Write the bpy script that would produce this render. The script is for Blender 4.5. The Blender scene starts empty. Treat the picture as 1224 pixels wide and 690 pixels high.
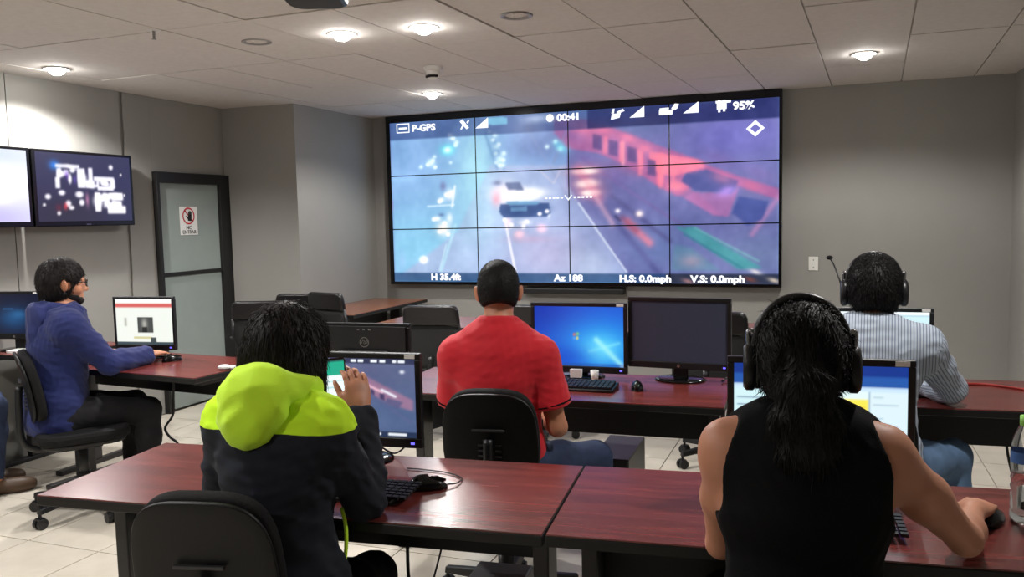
import bpy, math, random
import numpy as np
from math import sin, cos, pi, radians, sqrt, atan2
from mathutils import Vector, Matrix, Euler

scene = bpy.context.scene
COL = scene.collection
random.seed(7)
RNG = np.random.RandomState(11)

# ------------------------------------------------------------------ camera
CAM_YAW, CAM_PITCH, CAM_ROLL = radians(21.0), radians(4.86), radians(1.25)
cam_data = bpy.data.cameras.new('camera')
cam_data.sensor_width = 36.0
cam_data.lens = 36.0 * 1000.0 / 1224.0
cam_data.clip_start = 0.05
cam = bpy.data.objects.new('camera', cam_data)
COL.objects.link(cam)
_fw = Vector((-sin(CAM_YAW) * cos(CAM_PITCH), cos(CAM_YAW) * cos(CAM_PITCH), -sin(CAM_PITCH)))
_r0 = Vector((cos(CAM_YAW), sin(CAM_YAW), 0.0))
_u0 = _r0.cross(_fw)
_R = _r0 * cos(CAM_ROLL) - _u0 * sin(CAM_ROLL)
_U = _r0 * sin(CAM_ROLL) + _u0 * cos(CAM_ROLL)
_M = Matrix(((_R.x, _U.x, -_fw.x), (_R.y, _U.y, -_fw.y), (_R.z, _U.z, -_fw.z)))
cam.matrix_world = Matrix.Translation((0.0, 0.0, 1.52)) @ _M.to_4x4()
scene.camera = cam

# ------------------------------------------------------------------ world, exposure
world = bpy.data.worlds.new('world')
scene.world = world
world.use_nodes = True
world.node_tree.nodes['Background'].inputs[0].default_value = (0.02, 0.02, 0.022, 1)
world.node_tree.nodes['Background'].inputs[1].default_value = 1.0
vs = scene.view_settings
vs.view_transform = 'Standard'
vs.look = 'None'
vs.exposure = -0.28
vs.gamma = 1.0
vs.use_curve_mapping = False
LAMP_W = 20.0          # each lit recessed downlight
SCREEN = 1.5          # emission of displays

# ------------------------------------------------------------------ helpers
def link(o):
    COL.objects.link(o)
    return o

def tag(o, label=None, cat=None, group=None, kind=None):
    if label: o['label'] = label
    if cat: o['category'] = cat
    if group: o['group'] = group
    if kind: o['kind'] = kind
    return o

def empty(name, loc=(0, 0, 0), rz=0.0, label=None, cat=None, group=None):
    o = bpy.data.objects.new(name, None)
    o.empty_display_size = 0.05
    link(o)
    o.location = loc
    o.rotation_euler = (0, 0, rz)
    return tag(o, label, cat, group)

def copy_tree(o, parent=None):
    c = o.copy()
    link(c)
    if parent is not None:
        c.parent = parent
    for ch in list(o.children):
        copy_tree(ch, c)
    return c

class MB:
    """collects shapes, then becomes one mesh object"""
    def __init__(s):
        s.v, s.f = [], []
    def add(s, vs_, fs_):
        n = len(s.v)
        s.v += [tuple(p) for p in vs_]
        s.f += [tuple(i + n for i in f) for f in fs_]
        return s
    def box(s, c, d, rot=None):
        hx, hy, hz = d[0] / 2, d[1] / 2, d[2] / 2
        P = [Vector((x, y, z)) for x in (-hx, hx) for y in (-hy, hy) for z in (-hz, hz)]
        if rot is not None:
            m = Euler(rot).to_matrix()
            P = [m @ p for p in P]
        c = Vector(c)
        return s.add([p + c for p in P], [(0, 1, 3, 2), (4, 6, 7, 5), (0, 4, 5, 1), (2, 3, 7, 6), (0, 2, 6, 4), (1, 5, 7, 3)])
    def span(s, x0, x1, y0, y1, z0, z1):
        return s.box(((x0 + x1) / 2, (y0 + y1) / 2, (z0 + z1) / 2), (abs(x1 - x0), abs(y1 - y0), abs(z1 - z0)))
    def cyl(s, p0, p1, r0, r1=None, n=16, caps=True):
        r1 = r0 if r1 is None else r1
        p0, p1 = Vector(p0), Vector(p1)
        z = (p1 - p0).normalized()
        x = z.orthogonal().normalized()
        y = z.cross(x)
        V = []
        for p, r in ((p0, r0), (p1, r1)):
            V += [p + (x * cos(2 * pi * i / n) + y * sin(2 * pi * i / n)) * r for i in range(n)]
        F = [(i, (i + 1) % n, n + (i + 1) % n, n + i) for i in range(n)]
        if caps:
            F += [tuple(range(n))[::-1], tuple(range(n, 2 * n))]
        return s.add(V, F)
    def tube(s, pts, r, n=8, sub=1):
        P = [Vector(p) for p in pts]
        if sub > 1 and len(P) > 2:
            Q = []
            E_ = [P[0] * 2 - P[1]] + P + [P[-1] * 2 - P[-2]]
            for i in range(1, len(E_) - 2):
                a, b, c, d = E_[i - 1], E_[i], E_[i + 1], E_[i + 2]
                for k in range(sub):
                    t = k / sub
                    Q.append(0.5 * ((2 * b) + (c - a) * t + (2 * a - 5 * b + 4 * c - d) * t * t + (3 * b - a - 3 * c + d) * t ** 3))
            Q.append(P[-1])
            P = Q
        rs = r if isinstance(r, (list, tuple)) else None
        V, F = [], []
        x = None
        for i, p in enumerate(P):
            t = (P[min(i + 1, len(P) - 1)] - P[max(i - 1, 0)])
            t = t.normalized() if t.length > 1e-9 else Vector((0, 0, 1))
            x = t.orthogonal().normalized() if x is None else (x - t * x.dot(t)).normalized()
            y = t.cross(x)
            rr = r if rs is None else rs[min(int(i * len(rs) / len(P)), len(rs) - 1)]
            V += [p + (x * cos(2 * pi * k / n) + y * sin(2 * pi * k / n)) * rr for k in range(n)]
        for i in range(len(P) - 1):
            F += [(i * n + k, i * n + (k + 1) % n, (i + 1) * n + (k + 1) % n, (i + 1) * n + k) for k in range(n)]
        m = (len(P) - 1) * n
        F += [tuple(range(n))[::-1], tuple(range(m, m + n))]
        return s.add(V, F)
    def lathe(s, prof, c=(0, 0, 0), n=24):
        V, F = [], []
        for (r, z) in prof:
            V += [(c[0] + r * cos(2 * pi * k / n), c[1] + r * sin(2 * pi * k / n), c[2] + z) for k in range(n)]
        for i in range(len(prof) - 1):
            F += [(i * n + k, i * n + (k + 1) % n, (i + 1) * n + (k + 1) % n, (i + 1) * n + k) for k in range(n)]
        return s.add(V, F)
    def ball(s, c, r, n=14, m=8):
        r = (r, r, r) if isinstance(r, (int, float)) else r
        V, F = [], []
        for i in range(m + 1):
            a = pi * i / m
            V += [(c[0] + r[0] * sin(a) * cos(2 * pi * k / n), c[1] + r[1] * sin(a) * sin(2 * pi * k / n), c[2] - r[2] * cos(a)) for k in range(n)]
        for i in range(m):
            F += [(i * n + k, i * n + (k + 1) % n, (i + 1) * n + (k + 1) % n, (i + 1) * n + k) for k in range(n)]
        return s.add(V, F)
    def prism(s, pts, z0, z1, M=None):
        n = len(pts)
        V = [Vector((p[0], p[1], z0)) for p in pts] + [Vector((p[0], p[1], z1)) for p in pts]
        if M is not None:
            V = [M @ v for v in V]
        F = [tuple(range(n))[::-1], tuple(range(n, 2 * n))] + [(i, (i + 1) % n, n + (i + 1) % n, n + i) for i in range(n)]
        return s.add(V, F)
    def mesh(s, name):
        me = bpy.data.meshes.new(name)
        me.from_pydata(s.v, [], s.f)
        me.validate()
        me.update()
        return me
    def build(s, name, mat, parent=None, smooth=False, bevel=0.0, loc=None, rot=None):
        me = s.mesh(name)
        o = bpy.data.objects.new(name, me)
        link(o)
        me.materials.append(mat)
        if parent is not None: o.parent = parent
        if loc is not None: o.location = loc
        if rot is not None: o.rotation_euler = rot
        if smooth:
            smooth_mesh(me)
        if bevel:
            b = o.modifiers.new('bevel', 'BEVEL')
            b.width = bevel
            b.segments = 2
            b.limit_method = 'ANGLE'
            b.angle_limit = radians(40)
        return o

def smooth_mesh(me, angle=None):
    me.polygons.foreach_set('use_smooth', np.ones(len(me.polygons), dtype=bool))
    if angle:
        try: me.set_sharp_from_angle(angle=angle)
        except Exception: pass

def rrect(w, h, r, n=5):
    """rounded rectangle outline, centred"""
    out = []
    for cx, cy, a0 in ((w / 2 - r, h / 2 - r, 0), (-w / 2 + r, h / 2 - r, pi / 2), (-w / 2 + r, -h / 2 + r, pi), (w / 2 - r, -h / 2 + r, 1.5 * pi)):
        for k in range(n + 1):
            a = a0 + pi / 2 * k / n
            out.append((cx + r * cos(a), cy + r * sin(a)))
    return out

def cut(me_a, *k): pass

# ------------------------------------------------------------------ materials
def srgb(r, g, b):
    f = lambda c: ((c / 255.0) / 12.92 if c / 255.0 <= 0.04045 else ((c / 255.0 + 0.055) / 1.055) ** 2.4)
    return (f(r), f(g), f(b))

def newmat(name):
    m = bpy.data.materials.new(name)
    m.use_nodes = True
    nt = m.node_tree
    return m, nt, nt.nodes['Principled BSDF']

def sock(b, *names):
    for n in names:
        if n in b.inputs: return b.inputs[n]
    return None

def mat(name, col, rough=0.5, metal=0.0, spec=0.5, var=0.0, vscale=8.0, bump=0.0, bscale=60.0, coat=0.0, sheen=0.0, trans=0.0, ior=1.45, alpha=1.0, stretch=None, sub=0.0):
    m, nt, b = newmat(name)
    N, L = nt.nodes, nt.links
    b.inputs['Base Color'].default_value = (*col, 1)
    b.inputs['Roughness'].default_value = rough
    b.inputs['Metallic'].default_value = metal
    sock(b, 'Specular IOR Level', 'Specular').default_value = spec
    b.inputs['IOR'].default_value = ior
    if coat:
        sock(b, 'Coat Weight', 'Clearcoat').default_value = coat
        sock(b, 'Coat Roughness', 'Clearcoat Roughness').default_value = 0.15
    if sheen:
        sock(b, 'Sheen Weight', 'Sheen').default_value = sheen
    if trans:
        sock(b, 'Transmission Weight', 'Transmission').default_value = trans
    if sub:
        sock(b, 'Subsurface Weight', 'Subsurface').default_value = sub
        sock(b, 'Subsurface Radius').default_value = (0.012, 0.005, 0.003)
    b.inputs['Alpha'].default_value = alpha
    if var or bump:
        tc = N.new('ShaderNodeTexCoord')
        mp = N.new('ShaderNodeMapping')
        L.new(tc.outputs['Object'], mp.inputs['Vector'])
        if stretch: mp.inputs['Scale'].default_value = stretch
    if var:
        nz = N.new('ShaderNodeTexNoise')
        nz.inputs['Scale'].default_value = vscale
        nz.inputs['Detail'].default_value = 5
        L.new(mp.outputs['Vector'], nz.inputs['Vector'])
        rp = N.new('ShaderNodeValToRGB')
        rp.color_ramp.elements[0].position = 0.3
        rp.color_ramp.elements[1].position = 0.7
        rp.color_ramp.elements[0].color = (*[max(0, c * (1 - var)) for c in col], 1)
        rp.color_ramp.elements[1].color = (*[min(1, c * (1 + var)) for c in col], 1)
        L.new(nz.outputs['Fac'], rp.inputs['Fac'])
        L.new(rp.outputs['Color'], b.inputs['Base Color'])
    if bump:
        n2 = N.new('ShaderNodeTexNoise')
        n2.inputs['Scale'].default_value = bscale
        n2.inputs['Detail'].default_value = 3
        L.new(mp.outputs['Vector'], n2.inputs['Vector'])
        bp = N.new('ShaderNodeBump')
        bp.inputs['Strength'].default_value = bump
        bp.inputs['Distance'].default_value = 0.004
        L.new(n2.outputs['Fac'], bp.inputs['Height'])
        L.new(bp.outputs['Normal'], b.inputs['Normal'])
    return m

def emat(name, col, strength=1.0):
    m, nt, b = newmat(name)
    b.inputs['Base Color'].default_value = (0, 0, 0, 1)
    b.inputs['Emission Color'].default_value = (*col, 1)
    b.inputs['Emission Strength'].default_value = strength
    b.inputs['Roughness'].default_value = 0.4
    return m

def screen_mat(name, strength):
    """display: picture held as per-point colours, black glossy glass otherwise"""
    m, nt, b = newmat(name)
    at = nt.nodes.new('ShaderNodeAttribute')
    at.attribute_name = 'Col'
    b.inputs['Base Color'].default_value = (0.004, 0.004, 0.005, 1)
    b.inputs['Roughness'].default_value = 0.3
    nt.links.new(at.outputs['Color'], b.inputs['Emission Color'])
    b.inputs['Emission Strength'].default_value = strength
    return m

def wood_mat(name, c0, c1, rough=0.24):
    m, nt, b = newmat(name)
    N, L = nt.nodes, nt.links
    tc = N.new('ShaderNodeTexCoord')
    mp = N.new('ShaderNodeMapping')
    mp.inputs['Scale'].default_value = (1.2, 14, 14)
    L.new(tc.outputs['Object'], mp.inputs['Vector'])
    n1 = N.new('ShaderNodeTexNoise')
    n1.inputs['Scale'].default_value = 2.2
    n1.inputs['Detail'].default_value = 7
    n1.inputs['Distortion'].default_value = 0.7
    L.new(mp.outputs['Vector'], n1.inputs['Vector'])
    mp2 = N.new('ShaderNodeMapping')
    mp2.inputs['Scale'].default_value = (6, 160, 160)
    L.new(tc.outputs['Object'], mp2.inputs['Vector'])
    n2 = N.new('ShaderNodeTexNoise')
    n2.inputs['Scale'].default_value = 1.0
    n2.inputs['Detail'].default_value = 3
    L.new(mp2.outputs['Vector'], n2.inputs['Vector'])
    mx = N.new('ShaderNodeMath')
    mx.operation = 'MULTIPLY_ADD'
    L.new(n2.outputs['Fac'], mx.inputs[0])
    mx.inputs[1].default_value = 0.35
    L.new(n1.outputs['Fac'], mx.inputs[2])
    rp = N.new('ShaderNodeValToRGB')
    rp.color_ramp.elements[0].position = 0.42
    rp.color_ramp.elements[1].position = 0.92
    rp.color_ramp.elements[0].color = (*c0, 1)
    rp.color_ramp.elements[1].color = (*c1, 1)
    L.new(mx.outputs[0], rp.inputs['Fac'])
    L.new(rp.outputs['Color'], b.inputs['Base Color'])
    b.inputs['Roughness'].default_value = rough
    b.inputs['IOR'].default_value = 1.6
    return m

def hair_mat(name, col, stretch=(60, 60, 5)):
    m, nt, b = newmat(name)
    N, L = nt.nodes, nt.links
    tc = N.new('ShaderNodeTexCoord')
    mp = N.new('ShaderNodeMapping')
    mp.inputs['Scale'].default_value = stretch
    L.new(tc.outputs['Object'], mp.inputs['Vector'])
    nz = N.new('ShaderNodeTexNoise')
    nz.inputs['Scale'].default_value = 3
    nz.inputs['Detail'].default_value = 4
    L.new(mp.outputs['Vector'], nz.inputs['Vector'])
    rp = N.new('ShaderNodeValToRGB')
    rp.color_ramp.elements[0].position = 0.3
    rp.color_ramp.elements[1].position = 0.75
    rp.color_ramp.elements[0].color = (*[c * 0.5 for c in col], 1)
    rp.color_ramp.elements[1].color = (*[c * 1.6 for c in col], 1)
    L.new(nz.outputs['Fac'], rp.inputs['Fac'])
    L.new(rp.outputs['Color'], b.inputs['Base Color'])
    bp = N.new('ShaderNodeBump')
    bp.inputs['Strength'].default_value = 0.45
    bp.inputs['Distance'].default_value = 0.004
    L.new(nz.outputs['Fac'], bp.inputs['Height'])
    L.new(bp.outputs['Normal'], b.inputs['Normal'])
    b.inputs['Roughness'].default_value = 0.6
    sock(b, 'Specular IOR Level', 'Specular').default_value = 0.3
    return m

M = {}
M['wall'] = mat('painted_grey_wall', srgb(142, 140, 135), 0.75, var=0.04, vscale=2.0, bump=0.05, bscale=180)
M['ceiling'] = mat('ceiling_tile', srgb(205, 200, 195), 0.9, var=0.04, vscale=30, bump=0.25, bscale=220)
M['grid'] = mat('ceiling_grid', srgb(170, 166, 162), 0.6)
M['plenum'] = mat('ceiling_slab', srgb(70, 68, 66), 0.9)
M['tile'] = mat('floor_tile', srgb(206, 198, 184), 0.22, var=0.07, vscale=6, bump=0.02)
M['grout'] = mat('grout', srgb(140, 132, 120), 0.9)
M['wood'] = wood_mat('mahogany_laminate', srgb(74, 29, 27), srgb(126, 55, 49))
M['tanwood'] = wood_mat('brown_laminate', srgb(104, 62, 44), srgb(150, 96, 70))
M['edge'] = mat('black_edge', srgb(15, 14, 14), 0.45)
M['leg'] = mat('charcoal_metal', srgb(40, 39, 40), 0.38, metal=0.0)
M['modesty'] = mat('black_panel', srgb(20, 19, 20), 0.5)
M['plastic'] = mat('black_plastic', srgb(22, 22, 24), 0.38, bump=0.05, bscale=400)
M['gloss'] = mat('gloss_black', srgb(12, 12, 14), 0.14)
M['fabric_black'] = mat('black_chair_fabric', srgb(16, 15, 16), 0.85, bump=0.3, bscale=300, spec=.3)
M['leather'] = mat('black_leather', srgb(22, 20, 21), 0.36, bump=0.35, bscale=30, stretch=(1, 1, 3))
M['mesh'] = mat('black_mesh', srgb(16, 15, 16), 0.7, bump=0.5, bscale=500)
M['chrome'] = mat('grey_metal', srgb(150, 150, 152), 0.25, metal=1.0)
M['paper'] = mat('white_paper', srgb(225, 225, 222), 0.7)
M['white_plastic'] = mat('white_plastic', srgb(215, 214, 208), 0.45)
M['trim_white'] = mat('white_trim', srgb(210, 208, 204), 0.4)
M['door_frame'] = mat('dark_door_frame', srgb(24, 23, 23), 0.45)
M['door_panel'] = mat('grey_green_panel', srgb(140, 150, 146), 0.5, var=0.03)
M['red_ink'] = mat('red_ink', srgb(190, 40, 50), 0.6)
M['black_ink'] = mat('black_ink', srgb(20, 20, 22), 0.6)
M['cable'] = mat('black_cable', srgb(18, 18, 18), 0.5)
M['cable_red'] = mat('red_cable', srgb(150, 40, 34), 0.5)
M['lampglow'] = emat('lamp_glow', (1.0, 0.97, 0.93), 150)
M['ink_glow'] = emat('overlay_white', (0.95, 0.97, 1.0), 1.4)
M['screen'] = screen_mat('display_picture', SCREEN)
M['skin'] = mat('skin_tan', srgb(186, 128, 98), 0.5, var=0.05, vscale=14, sub=0.12)
M['skin_b'] = mat('skin_warm', srgb(190, 132, 104), 0.5, var=0.05, vscale=14, sub=0.12)
M['red_cloth'] = mat('red_knit', srgb(196, 16, 34), 0.8, bump=0.08, bscale=350, sheen=0.15, var=0.06)
M['dark_cloth'] = mat('dark_navy_fleece', srgb(31, 34, 43), 0.88, bump=0.2, bscale=300, var=0.1, spec=.25)
M['lime'] = mat('lime_fleece', srgb(205, 250, 46), 0.8, bump=0.15, bscale=300, sheen=0.15)
M['blue_cloth'] = mat('royal_blue_fleece', srgb(22, 33, 86), 0.88, bump=0.2, bscale=300, sheen=0.08, var=0.1)
M['black_cloth'] = mat('black_cotton', srgb(9, 9, 11), 0.9, bump=0.2, bscale=300, spec=.2)
M['denim'] = mat('blue_denim', srgb(44, 56, 84), 0.85, bump=0.35, bscale=420, var=0.2, vscale=20)
M['denim_light'] = mat('light_denim', srgb(92, 118, 150), 0.85, bump=0.35, bscale=420, var=0.15, vscale=20)
M['black_trouser'] = mat('black_trouser', srgb(17, 16, 19), 0.9, bump=0.2, bscale=300, var=0.1)
M['shoe_brown'] = mat('brown_leather', srgb(74, 54, 38), 0.5, var=0.1)
M['shoe_black'] = mat('black_shoe', srgb(20, 20, 20), 0.5)
M['hair_black'] = hair_mat('black_hair', srgb(15, 13, 13))
M['hair_dark'] = hair_mat('dark_brown_hair', srgb(24, 18, 17))
M['hair_short'] = hair_mat('short_black_hair', srgb(19, 16, 16), (60, 60, 40))
M['eye'] = mat('eye_white', srgb(220, 215, 210), 0.2)
M['iris'] = mat('dark_iris', srgb(30, 18, 12), 0.15)

# ------------------------------------------------------------------ the room
XL, XR, YB, YR, H = -5.0, 1.28, 7.35, -2.6, 2.52

def struct(name, mb, m, parent=None, bevel=0.0):
    o = mb.build(name, m, parent, bevel=bevel)
    if parent is None: o['kind'] = 'structure'
    return o

floor = struct('floor', MB().span(XL - .2, XR + .2, YR - .2, YB + .2, -0.12, -0.004), M['grout'])
T = 0.45
tile_me = None
nx = int(math.ceil((XR - XL) / T))
rest = MB()
y = YB
row = 0
while y > YR:
    y0 = max(YR, y - T)
    for i in range(nx):
        x0 = XL + i * T
        x1 = min(XR, x0 + T)
        g = 0.003
        if y0 > 0.1 and x1 - x0 > T - .01 and y - y0 > T - .01:
            if tile_me is None:
                tile_me = MB().span(-T / 2 + g, T / 2 - g, -T / 2 + g, T / 2 - g, -0.012, 0).mesh('tile')
                tile_me.materials.append(M['tile'])
            o = bpy.data.objects.new('tile', tile_me)
            link(o)
            o.parent = floor
            o.location = ((x0 + x1) / 2, (y + y0) / 2, random.uniform(-.0006, .0004))
        elif y0 > 0.1:
            o = MB().span(x0 + g, x1 - g, y0 + g, y - g, -0.012, 0).build('tile', M['tile'], floor)
        else:
            rest.span(x0 + g, x1 - g, y0 + g, y - g, -0.012, 0)
    y -= T
r_ = rest.build('tile_field', M['tile'], floor)
r_['kind'] = 'stuff'

# suspended ceiling: boards lying in a grid that runs slightly askew to the walls
ceiling = struct('ceiling', MB().span(XL - .2, XR + .2, YR - .2, YB + .2, H + 0.03, H + 0.15), M['plenum'])
CW, CD, SH = 0.507, 0.975, 0.045
ys = [5.435 + CD * k for k in range(-9, 3)]
xs0 = [-0.1 + CW * k for k in range(-11, 5)]
def sx(x, y): return x + SH * (y - 5.435)
rest = MB()
for yy in ys[:-1]:
    a, b = max(yy, YR), min(yy + CD, YB)
    if b - a < 0.05: continue
    for x in xs0:
        g = 0.0045
        q = []
        for (px, py) in ((x + g, a + g), (x + CW - g, a + g), (x + CW - g, b - g), (x + g, b - g)):
            q.append((min(max(sx(px, py), XL), XR), py))
        if min(q[1][0] - q[0][0], q[2][0] - q[3][0]) < 0.02:
            continue
        if a > 2.0:
            dz = random.uniform(-.003, .003)
            o = MB().prism(q, H + dz, H + dz + .016).build('ceiling_board', M['ceiling'], ceiling)
        else:
            rest.prism(q, H, H + .016)
r_ = rest.build('ceiling_board_field', M['ceiling'], ceiling)
r_['kind'] = 'stuff'
for x in xs0:
    a, b = (sx(x, YR), YR), (sx(x, YB), YB)
    if a[0] < XL and b[0] < XL or a[0] > XR - .02: continue
    pts = [(a[0] - .012, a[1]), (a[0] + .012, a[1]), (b[0] + .012, b[1]), (b[0] - .012, b[1])]
    pts = [(min(max(p[0], XL), XR), p[1]) for p in pts]
    MB().prism(pts, H + .010, H + .03).build('grid_bar', M['grid'], ceiling)
for yy in ys:
    if YR < yy < YB:
        MB().span(XL, XR, yy - .012, yy + .012, H + .0105, H + .03).build('grid_bar', M['grid'], ceiling)

# walls
wl = struct('wall_left', MB().span(XL - .18, XL - .03, YR - .2, YB + .2, 0, H + .1), M['wall'])
py = [YR, -1.8, -.6, .6, 1.8, 2.9, 3.97, 4.9]
for a, b in zip(py[:-1], py[1:]):
    MB().span(XL - .04, XL, a + .003, b - .003, 0, H + .02).build('wall_panel', M['wall'], wl, bevel=0.002)
MB().span(XL - .04, XL - .012, 4.945, 5.2, 0, H + .02).build('wall_panel', M['wall'], wl, bevel=0.002)
MB().span(XL - .04, XL - .012, 5.2, 6.07, 1.945, H + .02).build('wall_panel', M['wall'], wl)
struct('wall_back', MB().span(XL - .2, XR + .2, YB, YB + .15, 0, H + .1), M['wall'])
struct('wall_right', MB().span(XR, XR + .15, YR - .2, YB + .15, 0, H + .1), M['wall'])
struct('wall_rear', MB().span(XL - .2, XR + .2, YR - .15, YR, 0, H + .1), M['wall'])
# boxed-out column in the far left corner
struct('wall_column', MB().span(XL - .1, -4.26, 6.045, YB + .02, 0, H + .02), M['wall'])

# door in the left wall
door = empty('door_1', (XL, 5.62, 0))
door['kind'] = 'structure'
f_ = MB()
f_.span(-.03, .035, -.425, -.395, 0, 1.94).span(-.03, .035, .30, .425, 0, 1.94).span(-.03, .035, -.395, .30, 1.855, 1.94)
f_.build('door_frame', M['door_frame'], door, bevel=.003)
MB().span(-.02, .004, -.395, .30, 1.135, 1.855).build('door_panel', M['door_panel'], door)
MB().span(-.02, .004, -.395, .30, 0.02, 1.105).build('door_panel', M['door_panel'], door)
MB().span(-.02, .022, -.395, .30, 1.105, 1.135).build('door_rail', M['door_frame'], door, bevel=.003)

def text_mesh(body, size, extrude=0.0008, align='CENTER', shear=0.0, bold=0.0):
    cu = bpy.data.curves.new('text', 'FONT')
    cu.body = body
    cu.size = size
    cu.align_x = align
    cu.align_y = 'CENTER'
    cu.extrude = extrude
    cu.shear = shear
    cu.resolution_u = 3
    cu.offset = bold
    o = bpy.data.objects.new('text', cu)
    link(o)
    dg = bpy.context.evaluated_depsgraph_get()
    me = bpy.data.meshes.new_from_object(o.evaluated_get(dg))
    bpy.data.objects.remove(o)
    bpy.data.curves.remove(cu)
    return me

def text_obj(name, body, size, m, parent, loc, rot, extrude=0.0008, align='CENTER', sx_=1.0, shear=0.0, bold=0.0):
    me = text_mesh(body, size, extrude, align, shear, bold)
    me.materials.clear()
    me.materials.append(m)
    o = bpy.data.objects.new(name, me)
    link(o)
    o.parent = parent
    o.location = loc
    o.rotation_euler = rot
    o.scale = (sx_, 1, 1)
    return o

# paper notice taped to the door: local x runs along the door (photo left to right), z up, faces +X
sg = empty('door_notice', (XL + .006, 5.555, 1.55), pi / 2, 'white paper notice with red circle and black hand on grey door', 'sign')
MB().box((0, 0, 0), (.20, .002, .235)).build('sheet', M['paper'], sg)
ring = MB()
for k in range(28):
    a0, a1 = 2 * pi * k / 28, 2 * pi * (k + 1) / 28
    ring.add([(cos(a) * r - .002, -.0022, sin(a) * r + .04) for a, r in ((a0, .058), (a0, .07), (a1, .07), (a1, .058))], [(0, 1, 2, 3)])
ring.add([(-.052, -.0022, .085), (-.043, -.0022, .093), (.050, -.0022, -.002), (.041, -.0022, -.010)], [(3, 2, 1, 0)])
ring.build('prohibition_ring', M['red_ink'], sg)
hd = MB()
Mx = Matrix.Rotation(pi / 2, 4, 'X')
hd.prism([(-.012, .0), (.03, -.004), (.032, .05), (-.008, .045)], .0024, .003, Mx)
for k in range(4):
    hd.prism([(-.008 + k * .0105, .043), (.0005 + k * .0105, .043), (.0015 + k * .0105, .075 + .006 * (k in (1, 2))), (-.006 + k * .0105, .075 + .006 * (k in (1, 2)))], .0024, .003, Mx)
hd.prism([(-.01, .012), (-.036, .036), (-.03, .043), (-.006, .03)], .0024, .003, Mx)
hd.build('hand_symbol', M['black_ink'], sg)
text_obj('lettering', 'NO', .045, M['black_ink'], sg, (0, -.0022, -.058), (pi / 2, 0, 0))
text_obj('lettering', 'ENTRAR', .042, M['black_ink'], sg, (0, -.0022, -.094), (pi / 2, 0, 0))

# blank cover plate on the back wall
pl = empty('wall_plate', (-.145, YB, 1.085), 0, 'small white blank cover plate on grey wall right of video wall', 'wall plate')
MB().box((0, -.004, 0), (.075, .008, .115)).build('plate', M['white_plastic'], pl, bevel=.003)
for z_ in (.03, -.03): MB().cyl((0, -.008, z_), (0, -.0095, z_), .004, n=10).build('screw', M['chrome'], pl)

# ---------------------------------------------------------------- ceiling fittings
M['trim_grey'] = mat('grey_trim', srgb(140, 138, 136), 0.4)
def downlight(x, y, label, lit=True, power=None, group=None):
    o = empty('downlight', (x, y, H), 0, label, 'ceiling light', group)
    MB().lathe([(.052, .02), (.056, -.001), (.075, -.006), (.082, -.004), (.082, .0)], n=28).build('trim_ring', M['trim_white'] if lit else M['trim_grey'], o, smooth=True)
    if lit:
        MB().lathe([(.0, -.040), (.022, -.037), (.040, -.026), (.050, -.010), (.052, .016)], n=24).build('bulb', M['lampglow'], o, smooth=True)
        ld = bpy.data.lights.new('downlight_lamp', 'SPOT')
        ld.energy = LAMP_W * 6 if power is None else power
        ld.color = (1.0, .98, .955)
        ld.spot_size = radians(150)
        ld.spot_blend = 0.4
        ld.shadow_soft_size = 0.045
        lo = bpy.data.objects.new('lamp', ld)
        link(lo)
        lo.parent = o
        lo.location = (0, 0, -.055)
    else:
        MB().lathe([(.0, .012), (.04, .012), (.052, .004)], n=24).build('reflector', M['trim_grey'], o, smooth=True)
        for k in range(3):
            a = 2 * pi * k / 3 + .4
            MB().lathe([(.0, -.004), (.009, -.002), (.012, .006), (.012, .012)], (.027 * cos(a), .027 * sin(a), 0), n=12).build('lens', M['white_plastic'], o, smooth=True)
    return o

downlight(-4.60, 4.02, 'lit round downlight close to the left wall above the televisions', power=LAMP_W * 9)
downlight(-2.46, 3.955, 'lit round downlight nearest the dark projector, largest glow of the pair')
downlight(-2.0, 4.01, 'lit round downlight right of the projector, flatter glow of the pair')
downlight(-3.0, 6.13, 'lit round downlight above the left end of the video wall')
downlight(.18, 5.94, 'lit round downlight at right above the bare grey wall')
downlight(-2.99, 3.925, 'unlit recessed spotlight with three lenses, left of the projector', False)
downlight(-1.48, 4.0, 'unlit recessed spotlight with three lenses, at top centre of the ceiling', False)
# unseen fill downlights, added to brighten the foreground and the left floor
for (x, y, t_) in ((-4.5, 1.9, 'by the left wall, out of the picture'), (-2.4, 1.5, 'above the foreground desks, out of the picture'), (.45, 2.9, 'near the right wall, out of the picture'), (-2.2, -.6, 'behind the camera')):
    downlight(x, y, 'added unseen fill downlight ' + t_, power=LAMP_W * (8 if x < -4 else 5))

dc = empty('dome_camera', (-2.47, 5.07, H), 0, 'small white ceiling dome camera with a dark lens band', 'camera')
MB().lathe([(.0, -.03), (.05, -.03), (.06, -.022), (.062, 0)], n=28).build('base', M['trim_white'], dc, smooth=True)
MB().lathe([(.0, -.085), (.02, -.082), (.036, -.07), (.046, -.05), (.048, -.03)], n=28).build('dome', M['white_plastic'], dc, smooth=True)
lens = MB()
for k in range(9):
    a = radians(-150 + 14 * k)
    lens.cyl((.044 * cos(a), .044 * sin(a), -.062), (.044 * cos(a + .2), .044 * sin(a + .2), -.066), .009, n=8)
lens.build('lens_band', M['gloss'], dc, smooth=True)

sp = empty('sprinkler', (-3.27, 3.46, H), 0, 'small sprinkler head hanging below the ceiling grid at upper left', 'sprinkler')
MB().lathe([(.0, -.006), (.03, -.006), (.034, 0)], n=16).build('escutcheon', M['trim_white'], sp, smooth=True)
MB().cyl((0, 0, -.006), (0, 0, -.045), .007, n=8).build('stem', M['trim_grey'], sp, smooth=True)
MB().cyl((0, 0, -.045), (0, 0, -.048), .012, n=14).build('deflector', M['trim_grey'], sp)

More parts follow.
